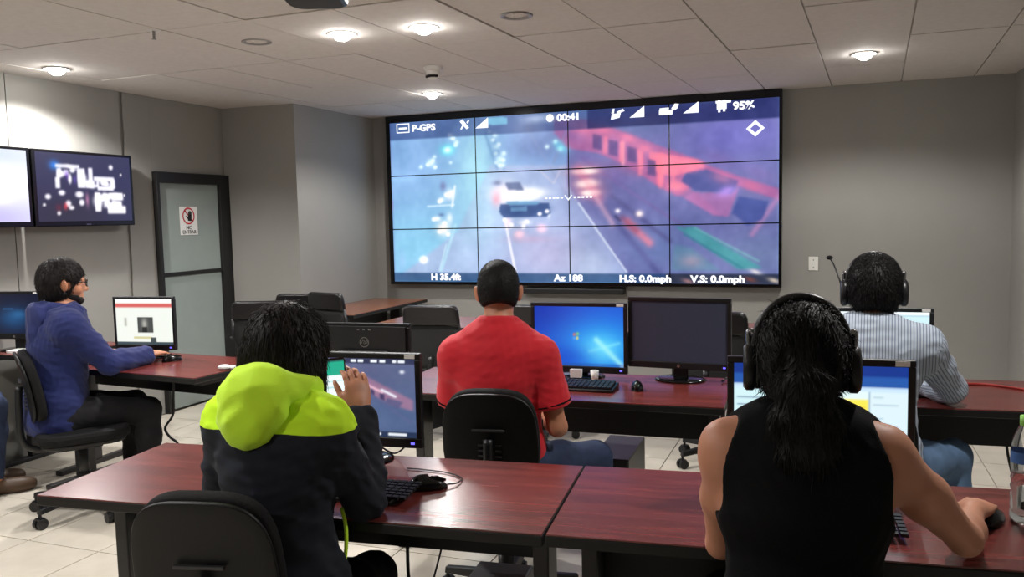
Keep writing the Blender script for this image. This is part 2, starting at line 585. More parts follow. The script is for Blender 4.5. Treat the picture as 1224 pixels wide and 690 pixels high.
pj = empty('projector', (-2.07, 3.13, H + .015), radians(21), 'dark ceiling projector cut off by the top of the picture', 'projector')
MB().cyl((0, 0, 0), (0, 0, -.03), .03, n=16).build('mount', M['leg'], pj)
MB().prism(rrect(.26, .24, .07, 8), -.085, -.028).build('housing', M['plastic'], pj, bevel=.02)
MB().cyl((.06, .11, -.055), (.06, .13, -.055), .022, n=20).build('lens', M['gloss'], pj)

# ------------------------------------------------------------------ pictures on the displays (painted as colour arrays)
class Canvas:
    def __init__(s, w, h, c=(0, 0, 0)):
        s.w, s.h = w, h
        s.a = np.zeros((h, w, 3))
        s.a[:] = c
        s.u, s.v = np.meshgrid((np.arange(w) + .5) / w, (np.arange(h) + .5) / h)
        s.asp = w / h
    def mix(s, m, c):
        m = np.clip(m, 0, 1)[..., None]
        s.a = s.a * (1 - m) + np.array(c, float) * m
        return s
    def blob(s, u, v, ru, rv, c, al=1.0, ang=0.0, hard=1.0):
        du, dv = (s.u - u) * s.asp, s.v - v
        x = du * cos(ang) + dv * sin(ang)
        y = -du * sin(ang) + dv * cos(ang)
        q = (x / (ru * s.asp)) ** 2 + (y / rv) ** 2
        return s.mix(al * np.exp(-q ** hard), c)
    def line(s, u0, v0, u1, v1, w, c, al=1.0):
        ax, ay, bx, by = u0 * s.asp, v0, u1 * s.asp, v1
        px, py = s.u * s.asp, s.v
        dx, dy = bx - ax, by - ay
        t = np.clip(((px - ax) * dx + (py - ay) * dy) / (dx * dx + dy * dy + 1e-12), 0, 1)
        d = np.hypot(px - ax - t * dx, py - ay - t * dy)
        return s.mix(al * np.exp(-(d / w) ** 2), c)
    def poly(s, pts, c, al=1.0, soft=2):
        ins = np.zeros((s.h, s.w), bool)
        n = len(pts)
        for i in range(n):
            (x0, y0), (x1, y1) = pts[i], pts[(i + 1) % n]
            if y0 == y1: continue
            cr = ((y0 > s.v) != (y1 > s.v)) & (s.u < (x1 - x0) * (s.v - y0) / (y1 - y0) + x0)
            ins ^= cr
        m = ins.astype(float)
        for _ in range(soft):
            m = (m + np.roll(m, 1, 0) + np.roll(m, -1, 0) + np.roll(m, 1, 1) + np.roll(m, -1, 1)) / 5
        return s.mix(al * m, c)
    def rect(s, u0, v0, u1, v1, c, al=1.0, soft=0):
        return s.poly([(u0, v0), (u1, v0), (u1, v1), (u0, v1)], c, al, soft)
    def noise(s, amp, seed=0):
        r = np.random.RandomState(seed)
        tot = np.zeros((s.h, s.w))
        for q, aq in ((6, 1.0), (14, .7), (40, .4)):
            g = r.rand(q + 2, int(q * s.asp) + 2)
            uu, vv = s.u * int(q * s.asp), s.v * q
            i, j = vv.astype(int), uu.astype(int)
            fi, fj = vv - i, uu - j
            tot += aq * (g[i, j] * (1 - fi) * (1 - fj) + g[i + 1, j] * fi * (1 - fj) + g[i, j + 1] * (1 - fi) * fj + g[i + 1, j + 1] * fi * fj - .5)
        s.a = np.clip(s.a + (tot * amp)[..., None], 0, 255)
        return s
    def lin(s):
        c = np.clip(s.a, 0, 255) / 255.0
        return np.where(c <= .04045, c / 12.92, ((c + .055) / 1.055) ** 2.4)

def picture_mesh(name, w, h, px, u0=0, u1=1, v0=0, v1=1, nx=None, ny=None, m=None):
    """flat display face in local XZ (faces -Y), centred; colours sampled from the array"""
    H_, W_ = px.shape[:2]
    nx = nx or max(2, int(W_ * (u1 - u0)))
    ny = ny or max(2, int(H_ * (v1 - v0)))
    gu, gv = np.meshgrid(np.linspace(0, 1, nx), np.linspace(0, 1, ny))
    V = np.stack([(gu - .5) * w, np.zeros_like(gu), (.5 - gv) * h], -1).reshape(-1, 3)
    idx = np.arange(nx * ny).reshape(ny, nx)
    F = np.stack([idx[1:, :-1], idx[1:, 1:], idx[:-1, 1:], idx[:-1, :-1]], -1).reshape(-1, 4)
    me = bpy.data.meshes.new(name)
    me.vertices.add(len(V))
    me.vertices.foreach_set('co', V.ravel())
    me.loops.add(F.size)
    me.loops.foreach_set('vertex_index', F.ravel())
    me.polygons.add(len(F))
    me.polygons.foreach_set('loop_start', np.arange(0, F.size, 4))
    me.update(calc_edges=True)
    su = np.clip(((u0 + (u1 - u0) * gu) * W_ - .5), 0, W_ - 1.001)
    sv = np.clip(((v0 + (v1 - v0) * gv) * H_ - .5), 0, H_ - 1.001)
    i, j = sv.astype(int), su.astype(int)
    fi, fj = (sv - i)[..., None], (su - j)[..., None]
    C = px[i, j] * (1 - fi) * (1 - fj) + px[i + 1, j] * fi * (1 - fj) + px[i, j + 1] * (1 - fi) * fj + px[i + 1, j + 1] * fi * fj
    C = np.concatenate([C.reshape(-1, 3), np.ones((nx * ny, 1))], 1)
    at = me.color_attributes.new('Col', 'FLOAT_COLOR', 'POINT')
    at.data.foreach_set('color', C.ravel().astype(np.float32))
    me.materials.append(m or M['screen'])
    return me

def picture(name, parent, loc, w, h, px, rot=None, **k):
    o = bpy.data.objects.new(name, picture_mesh(name, w, h, px, **k))
    link(o)
    o.parent = parent
    o.location = loc
    if rot: o.rotation_euler = rot
    return o

# --- aerial night view of a street, shown on the video wall and on one desk monitor
def street_picture():
    c = Canvas(448, 192, (132, 170, 218))
    c.blob(0.0734, 0.7824, 0.2478, 0.3, (136, 196, 226), 0.95, 0, 1)
    c.blob(0.0823, 0.1885, 0.1947, 0.24, (128, 168, 214), 0.95, 0, 1)
    c.blob(0.2573, 0.4132, 0.1062, 0.36, (150, 205, 225), 0.5, 0, 1)
    c.blob(0.2598, 0.2085, 0.0531, 0.24, (150, 200, 225), 0.8, 0, 1)
    c.blob(0.4277, 0.1878, 0.1062, 0.12, (112, 132, 182), 0.9, 0, 1)
    c.blob(0.2853, 0.4767, 0.0973, 0.12, (150, 205, 225), 0.7, 0, 1)
    c.poly([(0.2873, 0.2927), (0.4983, 0.3135), (0.6507, 0.9683), (0.008, 0.9767), (0.1956, 0.6794)], (170, 178, 212), 0.7, 6)
    c.blob(0.4587, 0.829, 0.1327, 0.16, (178, 172, 208), 0.8, 0, 1)
    c.blob(0.5476, 0.8698, 0.0531, 0.12, (165, 180, 205), 0.7, 0, 1)
    c.poly([(0.5, 0.079), (1.0141, -0.0272), (1.0166, 1.0188), (0.6673, 1.0266), (0.4975, 0.432)], (104, 104, 160), 0.92, 4)
    c.blob(0.6188, 0.4994, 0.0973, 0.14, (88, 88, 144), 0.9, 0, 1)
    c.blob(0.9022, 0.1891, 0.1327, 0.14, (104, 100, 178), 0.9, 0, 1)
    c.blob(0.6712, 0.1023, 0.1062, 0.05, (96, 110, 160), 0.8, 0, 1)
    c.blob(0.7266, 0.794, 0.1062, 0.14, (88, 104, 156), 0.9, 0, 1)
    c.blob(0.9562, 0.8348, 0.0796, 0.14, (96, 112, 152), 0.8, 0, 1)
    c.blob(0.5659, 0.7118, 0.0531, 0.12, (120, 130, 175), 0.6, 0, 1)
    c.poly([(0.4648, 0.035), (0.5526, 0.057), (0.6374, 0.136), (0.7446, 0.2442), (0.8166, 0.3174), (0.91, 0.4093), (1.008, 0.4903), (1.008, 0.5531), (0.91, 0.4644), (0.8363, 0.375), (0.7845, 0.3834), (0.8044, 0.456), (0.7681, 0.5097), (0.7277, 0.4501), (0.6618, 0.3491), (0.5773, 0.2539), (0.4989, 0.2157), (0.4643, 0.1133)], (168, 96, 150), 0.9, 3)
    c.poly([(0.7036, 0.2584), (0.8086, 0.3109), (0.8338, 0.3465), (0.7886, 0.3834), (0.7524, 0.3951), (0.7033, 0.353)], (240, 126, 152), 0.8, 4)
    c.poly([(0.6867, 0.3323), (0.7884, 0.4547), (0.8321, 0.533), (0.8712, 0.6244), (0.8518, 0.6179), (0.7842, 0.5201), (0.703, 0.4197)], (176, 98, 150), 0.6, 4)
    c.blob(0.7684, 0.4534, 0.023, 0.032, (255, 140, 160), 0.8, 0, 1)
    c.blob(0.5346, 0.1418, 0.0531, 0.06, (190, 120, 165), 0.5, 0, 1)
    c.blob(0.6535, 0.3484, 0.0531, 0.036, (150, 80, 130), 0.5, 0.35, 1)
    c.poly([(0.5623, 0.138), (0.5848, 0.1522), (0.5842, 0.237), (0.562, 0.2228)], (84, 66, 124), 0.85, 2)
    c.poly([(0.6025, 0.1775), (0.6247, 0.1917), (0.6241, 0.2759), (0.6022, 0.2623)], (84, 66, 124), 0.85, 2)
    c.poly([(0.6496, 0.2215), (0.6715, 0.2358), (0.6712, 0.3193), (0.6493, 0.3057)], (84, 66, 124), 0.85, 2)
    c.poly([(0.6978, 0.2973), (0.7191, 0.3109), (0.7188, 0.3944), (0.6975, 0.3808)], (84, 66, 124), 0.85, 2)
    c.line(0.6371, 0.2027, 0.6382, 0.318, 0.012, (255, 170, 180), 0.6)
    c.line(0.7321, 0.2895, 0.7277, 0.4216, 0.02, (255, 120, 140), 0.7)
    c.line(0.6787, 0.2552, 0.6825, 0.3316, 0.014, (240, 130, 160), 0.6)
    c.poly([(0.7861, 0.3834), (0.8363, 0.3653), (0.91, 0.4365), (0.8947, 0.5), (0.8083, 0.4786), (0.7765, 0.4255)], (78, 84, 146), 0.95, 2)
    c.poly([(0.8044, 0.4896), (0.8947, 0.5039), (0.9116, 0.4644), (0.887, 0.6328), (0.8518, 0.6179), (0.7842, 0.5201)], (176, 112, 168), 0.75, 2)
    c.blob(0.8831, 0.4896, 0.023, 0.028, (190, 150, 240), 0.8, -0.3, 1)
    c.line(1.0006, 0.5259, 0.9407, 0.7234, 0.016, (176, 128, 176), 0.7)
    c.poly([(0.91, 0.5194), (0.9784, 0.5512), (0.9634, 0.6509), (0.9294, 0.6768), (0.8947, 0.6108)], (66, 80, 146), 0.9, 2)
    c.blob(0.5349, 0.0933, 0.0354, 0.04, (248, 130, 158), 0.5, 0.35, 1)
    c.blob(0.5909, 0.1205, 0.0265, 0.03, (248, 130, 158), 0.5, 0.35, 1)
    c.blob(0.6499, 0.1755, 0.023, 0.026, (248, 130, 158), 0.6, 0.35, 1)
    c.blob(0.6914, 0.2377, 0.0212, 0.024, (248, 130, 158), 0.6, 0.35, 1)
    c.blob(0.7443, 0.3096, 0.0265, 0.03, (248, 130, 158), 0.7, 0.35, 1)
    c.blob(0.7886, 0.3426, 0.023, 0.026, (248, 130, 158), 0.8, 0.35, 1)
    c.blob(0.8166, 0.3355, 0.0159, 0.018, (248, 130, 158), 0.8, 0.35, 1)
    c.blob(0.8715, 0.4152, 0.0265, 0.03, (248, 130, 158), 0.4, 0.35, 1)
    c.blob(0.9404, 0.4663, 0.0265, 0.03, (248, 130, 158), 0.35, 0.35, 1)
    c.line(0.595, 0.169, 0.5928, 0.2455, 0.014, (250, 130, 150), 0.55)
    c.line(0.6371, 0.2027, 0.6332, 0.2979, 0.014, (250, 130, 150), 0.55)
    c.line(0.6828, 0.2655, 0.6801, 0.3737, 0.014, (250, 130, 150), 0.55)
    c.line(0.7346, 0.3277, 0.7294, 0.4501, 0.014, (250, 130, 150), 0.55)
    c.line(0.7604, 0.3394, 0.7571, 0.4521, 0.014, (250, 130, 150), 0.55)
    c.blob(0.4994, 0.1373, 0.0398, 0.036, (120, 96, 160), 0.5, 0.4, 1)
    c.blob(0.5512, 0.2895, 0.0398, 0.036, (120, 96, 160), 0.5, 0.4, 1)
    c.blob(0.6194, 0.3834, 0.0398, 0.036, (120, 96, 160), 0.5, 0.4, 1)
    c.blob(0.8637, 0.3128, 0.0398, 0.036, (120, 96, 160), 0.5, 0.4, 1)
    c.blob(0.9554, 0.3951, 0.0398, 0.036, (120, 96, 160), 0.5, 0.4, 1)
    c.poly([(0.7598, 0.6703), (0.808, 0.6781), (0.9637, 0.9087), (0.9102, 0.9184)], (62, 146, 150), 0.85, 4)
    c.poly([(0.7596, 0.7753), (0.8, 0.7947), (0.8712, 0.9275), (0.751, 0.9288)], (84, 130, 150), 0.6, 5)
    c.line(0.7839, 0.7189, 0.918, 0.9087, 0.008, (40, 110, 130), 0.6)
    c.line(0.808, 0.682, 0.9562, 0.8718, 0.006, (110, 190, 180), 0.5)
    c.line(0.5338, 0.2778, 0.7839, 0.6807, 0.01, (110, 90, 150), 0.5)
    c.line(0.5673, 0.4961, 0.7263, 0.9482, 0.02, (78, 80, 136), 0.7)
    c.line(0.6102, 0.4987, 0.7512, 0.7558, 0.016, (70, 70, 120), 0.6)
    c.blob(0.7997, 0.8711, 0.0265, 0.036, (150, 130, 150), 0.7, 0, 1)
    c.line(0.5233, 0.5324, 0.644, 0.9333, 0.006, (205, 214, 232), 0.85)
    c.line(0.3266, 0.612, 0.3543, 0.9514, 0.008, (250, 245, 255), 0.95)
    c.line(0.1881, 0.6477, 0.1427, 0.9281, 0.01, (180, 225, 240), 0.7)
    c.line(0.1598, 0.763, 0.1374, 0.9281, 0.006, (200, 235, 245), 0.6)
    c.line(0.4997, 0.0984, 0.4629, 0.2902, 0.008, (130, 140, 180), 0.5)
    c.line(0.3922, 0.0835, 0.497, 0.4909, 0.008, (140, 150, 190), 0.3)
    c.line(0.4263, 0.3368, 0.4618, 0.4093, 0.006, (190, 190, 215), 0.7)
    c.line(0.4803, 0.3316, 0.4618, 0.4093, 0.006, (190, 190, 215), 0.7)
    c.blob(0.2837, 0.6205, 0.0354, 0.08, (185, 190, 220), 0.5, 0, 1)
    c.blob(0.2554, 0.5777, 0.0708, 0.22, (160, 205, 228), 0.55, 0, 1)
    c.blob(0.249, 0.2889, 0.0354, 0.14, (175, 225, 235), 0.6, 0, 1)
    c.blob(0.3607, 0.4715, 0.0619, 0.048, (255, 252, 255), 1, 0, 1.5)
    c.blob(0.3654, 0.4825, 0.0531, 0.036, (255, 255, 255), 1, 0, 3)
    c.blob(0.3235, 0.4592, 0.0319, 0.068, (255, 240, 250), 0.9, 0, 1)
    c.blob(0.3042, 0.4942, 0.0124, 0.044, (235, 150, 170), 0.6, 0, 1)
    c.blob(0.4025, 0.4644, 0.0442, 0.028, (255, 255, 255), 0.9, 0, 1)
    c.poly([(0.3288, 0.3944), (0.3706, 0.3977), (0.3814, 0.4469), (0.3377, 0.4437)], (96, 110, 150), 0.9, 2)
    c.blob(0.3072, 0.3964, 0.0124, 0.016, (100, 110, 150), 0.7, 0, 1)
    c.blob(0.3504, 0.5667, 0.0319, 0.03, (58, 92, 150), 0.95, 0, 2)
    c.blob(0.4152, 0.5583, 0.0372, 0.034, (58, 84, 138), 0.95, 0, 2)
    c.blob(0.3787, 0.5278, 0.0265, 0.02, (90, 150, 190), 0.7, 0, 1)
    c.blob(0.4471, 0.5835, 0.0044, 0.028, (255, 255, 255), 0.9, 0, 1)
    c.blob(0.4224, 0.5868, 0.0088, 0.012, (240, 240, 255), 0.8, 0, 1)
    c.blob(0.3357, 0.6392, 0.0106, 0.032, (255, 225, 240), 0.9, 0, 1)
    c.blob(0.3823, 0.6412, 0.0159, 0.016, (250, 250, 255), 0.9, 0, 1)
    c.blob(0.3659, 0.706, 0.0142, 0.026, (255, 205, 220), 0.95, 0, 1)
    c.blob(0.4271, 0.6755, 0.0124, 0.022, (255, 205, 225), 0.95, 0, 1)
    c.blob(0.3953, 0.737, 0.0619, 0.024, (200, 160, 190), 0.4, 0, 1)
    c.poly([(0.3152, 0.524), (0.4474, 0.524), (0.4532, 0.5842), (0.4404, 0.6114), (0.3238, 0.6101), (0.3108, 0.5725)], (52, 78, 130), 0.9, 1)
    c.poly([(0.3305, 0.5123), (0.4249, 0.5142), (0.4155, 0.5376), (0.3396, 0.5376)], (110, 160, 200), 0.8, 1)
    c.poly([(0.3432, 0.546), (0.3878, 0.544), (0.3875, 0.5725), (0.3429, 0.5745)], (120, 170, 205), 0.6, 1)
    c.blob(0.3266, 0.6224, 0.0062, 0.012, (255, 250, 255), 0.95, 0, 2)
    c.blob(0.3449, 0.6541, 0.0062, 0.012, (255, 250, 255), 0.95, 0, 2)
    c.blob(0.387, 0.6354, 0.0062, 0.012, (255, 250, 255), 0.95, 0, 2)
    c.blob(0.3776, 0.6613, 0.0062, 0.012, (255, 250, 255), 0.95, 0, 2)
    c.blob(0.4224, 0.5907, 0.0062, 0.012, (255, 250, 255), 0.95, 0, 2)
    c.blob(0.4424, 0.5758, 0.0062, 0.012, (255, 250, 255), 0.95, 0, 2)
    c.blob(0.164, 0.4579, 0.0071, 0.014, (255, 255, 250), 0.9, 0, 2)
    c.blob(0.1809, 0.4443, 0.0071, 0.014, (255, 255, 250), 0.9, 0, 2)
    c.blob(0.1435, 0.4987, 0.0071, 0.014, (255, 255, 250), 0.9, 0, 2)
    c.blob(0.1249, 0.6095, 0.0071, 0.014, (255, 255, 250), 0.9, 0, 2)
    c.blob(0.1565, 0.636, 0.0071, 0.014, (255, 255, 250), 0.9, 0, 2)
    c.blob(0.141, 0.682, 0.0071, 0.014, (255, 255, 250), 0.9, 0, 2)
    c.blob(0.1657, 0.6995, 0.0071, 0.014, (255, 255, 250), 0.9, 0, 2)
    c.line(0.2898, 0.0699, 0.3269, 0.3174, 0.01, (90, 130, 175), 0.5)
    c.line(0.2781, 0.1088, 0.308, 0.3154, 0.01, (90, 130, 175), 0.5)
    c.blob(0.2986, 0.1418, 0.0062, 0.012, (240, 255, 255), 0.9, 0, 2)
    c.blob(0.3141, 0.1703, 0.0062, 0.012, (240, 255, 255), 0.9, 0, 2)
    c.blob(0.3053, 0.2234, 0.0062, 0.012, (240, 255, 255), 0.9, 0, 2)
    c.blob(0.3255, 0.2662, 0.0062, 0.012, (240, 255, 255), 0.9, 0, 2)
    c.blob(0.3158, 0.296, 0.0062, 0.012, (240, 255, 255), 0.9, 0, 2)
    c.blob(0.3064, 0.2785, 0.0062, 0.012, (240, 255, 255), 0.9, 0, 2)
    c.blob(0.1881, 0.1179, 0.0062, 0.012, (240, 255, 255), 0.9, 0, 2)
    c.blob(0.1945, 0.16, 0.0062, 0.012, (240, 255, 255), 0.9, 0, 2)
    c.blob(0.1787, 0.0959, 0.0062, 0.012, (240, 255, 255), 0.9, 0, 2)
    c.blob(0.1116, 0.2714, 0.0062, 0.012, (240, 255, 255), 0.9, 0, 2)
    c.blob(0.1269, 0.2481, 0.0062, 0.012, (240, 255, 255), 0.9, 0, 2)
    c.blob(0.1332, 0.2902, 0.0062, 0.012, (240, 255, 255), 0.9, 0, 2)
    c.blob(0.5421, 0.3491, 0.0442, 0.034, (240, 140, 150), 0.6, 0, 1)
    c.blob(0.5421, 0.3491, 0.0319, 0.018, (255, 244, 235), 1, 0, 1.5)
    c.blob(0.546, 0.4203, 0.0389, 0.042, (240, 140, 150), 0.6, 0, 1)
    c.blob(0.546, 0.4203, 0.0265, 0.026, (255, 244, 235), 1, 0, 1.5)
    c.blob(0.5543, 0.4754, 0.0354, 0.036, (240, 140, 150), 0.6, 0, 1)
    c.blob(0.5543, 0.4754, 0.023, 0.02, (255, 244, 235), 1, 0, 1.5)
    c.line(0.5247, 0.3361, 0.5759, 0.5162, 0.032, (220, 120, 150), 0.4)
    c.blob(0.6235, 0.5835, 0.0062, 0.012, (255, 245, 250), 1, 0, 1)
    c.blob(0.6776, 0.6036, 0.0088, 0.018, (255, 235, 230), 1, 0, 1)
    c.line(0.6479, 0.6464, 0.7019, 0.7642, 0.024, (205, 116, 140), 0.85)
    c.line(0.6183, 0.6159, 0.6283, 0.6399, 0.008, (40, 40, 80), 0.7)
    c.line(0.5673, 0.4961, 0.6094, 0.6548, 0.018, (220, 170, 190), 0.5)
    c.line(0.6352, 0.6263, 0.6687, 0.6956, 0.02, (120, 60, 90), 0.5)
    c.blob(0.1706, 0.1859, 0.0195, 0.032, (90, 235, 240), 0.9, 0, 1)
    c.blob(0.1706, 0.1859, 0.0106, 0.018, (240, 255, 255), 1, 0, 1)
    c.blob(0.1853, 0.1075, 0.0088, 0.018, (225, 250, 255), 0.95, 0, 1)
    c.blob(0.1975, 0.1438, 0.0071, 0.0144, (225, 250, 255), 0.95, 0, 1)
    c.blob(0.1216, 0.2597, 0.0115, 0.0234, (225, 250, 255), 0.95, 0, 1)
    c.blob(0.1321, 0.2254, 0.0053, 0.0108, (225, 250, 255), 0.95, 0, 1)
    c.blob(0.0911, 0.2843, 0.0053, 0.0108, (225, 250, 255), 0.95, 0, 1)
    c.blob(0.1792, 0.2655, 0.0044, 0.009, (225, 250, 255), 0.95, 0, 1)
    c.blob(0.3036, 0.112, 0.008, 0.0162, (225, 250, 255), 0.95, 0, 1)
    c.blob(0.3075, 0.1833, 0.0088, 0.018, (225, 250, 255), 0.95, 0, 1)
    c.blob(0.3161, 0.2591, 0.0124, 0.0252, (225, 250, 255), 0.95, 0, 1)
    c.blob(0.3277, 0.226, 0.0071, 0.0144, (225, 250, 255), 0.95, 0, 1)
    c.blob(0.3233, 0.2966, 0.0071, 0.0144, (225, 250, 255), 0.95, 0, 1)
    c.blob(0.2898, 0.09, 0.0053, 0.0108, (225, 250, 255), 0.95, 0, 1)
    c.blob(0.4457, 0.1995, 0.0062, 0.0126, (225, 250, 255), 0.95, 0, 1)
    c.blob(0.4812, 0.2137, 0.008, 0.0162, (225, 250, 255), 0.95, 0, 1)
    c.blob(0.4681, 0.1729, 0.0062, 0.0126, (225, 250, 255), 0.95, 0, 1)
    c.blob(0.4814, 0.204, 0.023, 0.028, (100, 210, 230), 0.6, 0.6, 1)
    c.blob(0.3025, 0.2131, 0.0159, 0.1, (110, 150, 190), 0.5, 0, 1)
    c.line(0.1078, 0.5278, 0.1859, 0.522, 0.005, (225, 245, 255), 0.8)
    c.line(0.1892, 0.408, 0.1798, 0.5324, 0.008, (245, 250, 255), 0.8)
    c.blob(0.1737, 0.4585, 0.0124, 0.032, (255, 250, 255), 0.95, 0, 1)
    c.blob(0.1485, 0.4883, 0.0088, 0.016, (255, 255, 255), 0.9, 0, 1)
    c.blob(0.1546, 0.4048, 0.0088, 0.028, (110, 110, 160), 0.7, 0, 1)
    c.blob(0.1349, 0.6075, 0.0097, 0.016, (255, 255, 255), 0.95, 0, 1)
    c.blob(0.1521, 0.6677, 0.0195, 0.04, (255, 245, 235), 0.95, 0, 1)
    c.blob(0.1717, 0.6049, 0.0088, 0.032, (240, 245, 250), 0.8, 0, 1)
    c.blob(0.1474, 0.5829, 0.0088, 0.01, (90, 110, 160), 0.7, 0, 1)
    c.blob(0.0909, 0.8595, 0.0133, 0.026, (248, 252, 255), 1, 0, 2)
    c.blob(0.0255, 0.8679, 0.0088, 0.048, (160, 190, 235), 0.5, 0, 1)
    c.blob(0.0285, 0.3523, 0.0531, 0.016, (140, 185, 225), 0.6, 0, 1)
    c.rect(0, 0, 1, .108, (40, 58, 112), .62, 1)
    c.rect(.55, 0, 1, .108, (16, 22, 78), .6, 1)
    c.poly([(0.2831, 0.0045), (0.3393, 0.0084), (0.3388, 0.0525), (0.2825, 0.0486)], (120, 190, 215), 0.75, 1)
    c.blob(0.4199, 0.0285, 0.0354, 0.024, (200, 215, 235), 0.6, 0, 1)
    c.blob(0.456, 0.0337, 0.0088, 0.016, (255, 255, 240), 0.9, 0, 1)
    c.rect(0, .945, 1, 1, (28, 62, 104), .78, 1)
    c.rect(.74, .945, 1, 1, (34, 34, 48), .7, 1)
    c.blob(0.9488, 0.9307, 0.0142, 0.012, (240, 230, 225), 0.8, 0.3, 1)
    c.blob(0.9903, 0.9786, 0.0142, 0.012, (235, 215, 190), 0.8, 0.3, 1)
    c.blob(0.7914, 0.9858, 0.0142, 0.012, (170, 120, 120), 0.8, 0.3, 1)
    c.blob(0.9371, 0.9741, 0.0142, 0.012, (120, 60, 50), 0.8, 0.3, 1)
    c.noise(22, 3)
    return c

street = street_picture()
street_lin = street.lin()

# ------------------------------------------------------------------ video wall
VW, VH, VX, VY, VZ = 3.61, 1.544, -2.215, 7.25, 0.912
wall_v = empty('video_wall', (VX, VY, 0), 0, 'large wall of twelve screens showing an aerial night view of a street', 'video wall')
pw, ph = VW / 4, VH / 3
for r in range(3):
    for k in range(4):
        cxp, czp = -VW / 2 + pw * (k + .5), VZ + VH - ph * (r + .5)
        b = MB().box((0, .042, 0), (pw - .001, .08, ph - .001)).build('display_panel', M['gloss'], wall_v, loc=(cxp, 0, czp))
        picture('screen', b, (0, -.0005, 0), pw - .010, ph - .010, street_lin, u0=k / 4, u1=(k + 1) / 4, v0=r / 3, v1=(r + 1) / 3, nx=113, ny=65)
fr = MB()
fr.span(-VW / 2 - .035, VW / 2 + .02, -.012, .10, VZ + VH, H - .005)
fr.span(-VW / 2 - .035, VW / 2 + .02, -.008, .10, VZ - .022, VZ)
fr.span(-VW / 2 - .035, -VW / 2, -.008, .10, VZ, VZ + VH)
fr.span(VW / 2, VW / 2 + .02, -.008, .10, VZ, VZ + VH)
fr.build('frame', M['gloss'], wall_v)
def wpos(u, v, y=-.004): return ((u - .5) * VW, y, VZ + VH * (1 - v))
RX = (pi / 2, 0, 0)
def wtext(s_, u, v, size, sx_=1.15): text_obj('overlay_text', s_, size, M['ink_glow'], wall_v, wpos(u, v), RX, sx_=sx_, bold=.004)
wtext('P-GPS', .1028, .045, .085); wtext('00:41', .5019, .038, .085); wtext('95%', .9205, .037, .088)
wtext('H 35.4ft', .1551, .9683, .082); wtext('Az 188', .4953, .9703, .082); wtext('H.S: 0.0mph', .6895, .972, .082); wtext('V.S: 0.0mph', .8618, .972, .082)
MX = Matrix.Rotation(pi / 2, 4, 'X')
def icon(name, polys, u, v):
    mb = MB()
    for p in polys: mb.prism(p, 0, .001, MX)
    return mb.build(name, M['ink_glow'], wall_v, loc=wpos(u, v))
def bar(x0, y0, x1, y1): return [(x0, y0), (x1, y0), (x1, y1), (x0, y1)]
icon('overlay_icon', [bar(-.07, -.045, .07, -.035), bar(-.07, .035, .07, .045), bar(-.07, -.045, -.06, .045), bar(.06, -.045, .07, .045), bar(-.045, -.01, .045, .008)], .0418, .0389)
for u, v in ((.2693, .042), (.6731, .037), (.8011, .032)):
    icon('signal_icon', [[(-.065, -.04), (.065, -.04), (.065, .055)]], u, v)
icon('satellite_icon', [[(-.05, .03), (-.02, .05), (.045, -.03), (.02, -.045)], [(-.045, -.04), (-.03, -.045), (-.005, -.01), (-.02, 0)], [(.02, .02), (.04, .04), (.05, .03), (.03, .005)]], .2213, .0402)
icon('controller_icon', [[(-.05, -.045), (.03, -.03), (.04, .01), (-.04, .005)], [(-.045, .01), (-.03, .05), (-.015, .05), (-.02, .01)], [(0, .02), (.06, .045), (.075, .025), (.02, .005)]], .6227, .0389)
icon('video_icon', [bar(-.085, -.04, .03, .0), [(-.08, .005), (.0, .005), (.0, .02), (-.08, .018)], [(.02, .01), (.05, .05), (.085, .045), (.07, .005), (.03, -.01)]], .7499, .033)
icon('aircraft_icon', [bar(-.05, -.03, .03, .03), bar(-.04, -.055, -.02, .055), bar(.0, -.05, .02, .055), bar(-.06, .02, .065, .04)], .8745, .0285)
icon('clock_icon', [[(.035 * cos(2 * pi * k / 14), .035 * sin(2 * pi * k / 14)) for k in range(14)]], .454, .035)
icon('home_icon', [[(-.075, 0), (-.042, 0), (0, -.036), (0, -.068)], [(.075, 0), (0, .068), (0, .036), (.042, 0)], [(-.075, 0), (0, .068), (0, .036), (-.042, 0)], [(.075, 0), (.042, 0), (0, -.036), (0, -.068)]], .9468, .1606)
icon('horizon_mark', [[(-.038, .022), (-.026, .022), (0, -.012), (0, -.028)], [(.038, .022), (0, -.028), (0, -.012), (.026, .022)]] + [bar(s * (.062 + .037 * k) - .012, -.008, s * (.062 + .037 * k) + .012, .008) for s in (-1, 1) for k in range(5)], .4986, .498)

sb = empty('sound_bar', (-2.2, 7.35, .838), 0, 'long black bar mounted under the video wall', 'sound bar')
MB().box((0, -.05, 0), (.95, .10, .05)).build('cabinet', M['plastic'], sb, bevel=.008)
MB().box((0, -.101, 0), (.90, .003, .036)).build('grille', M['mesh'], sb)

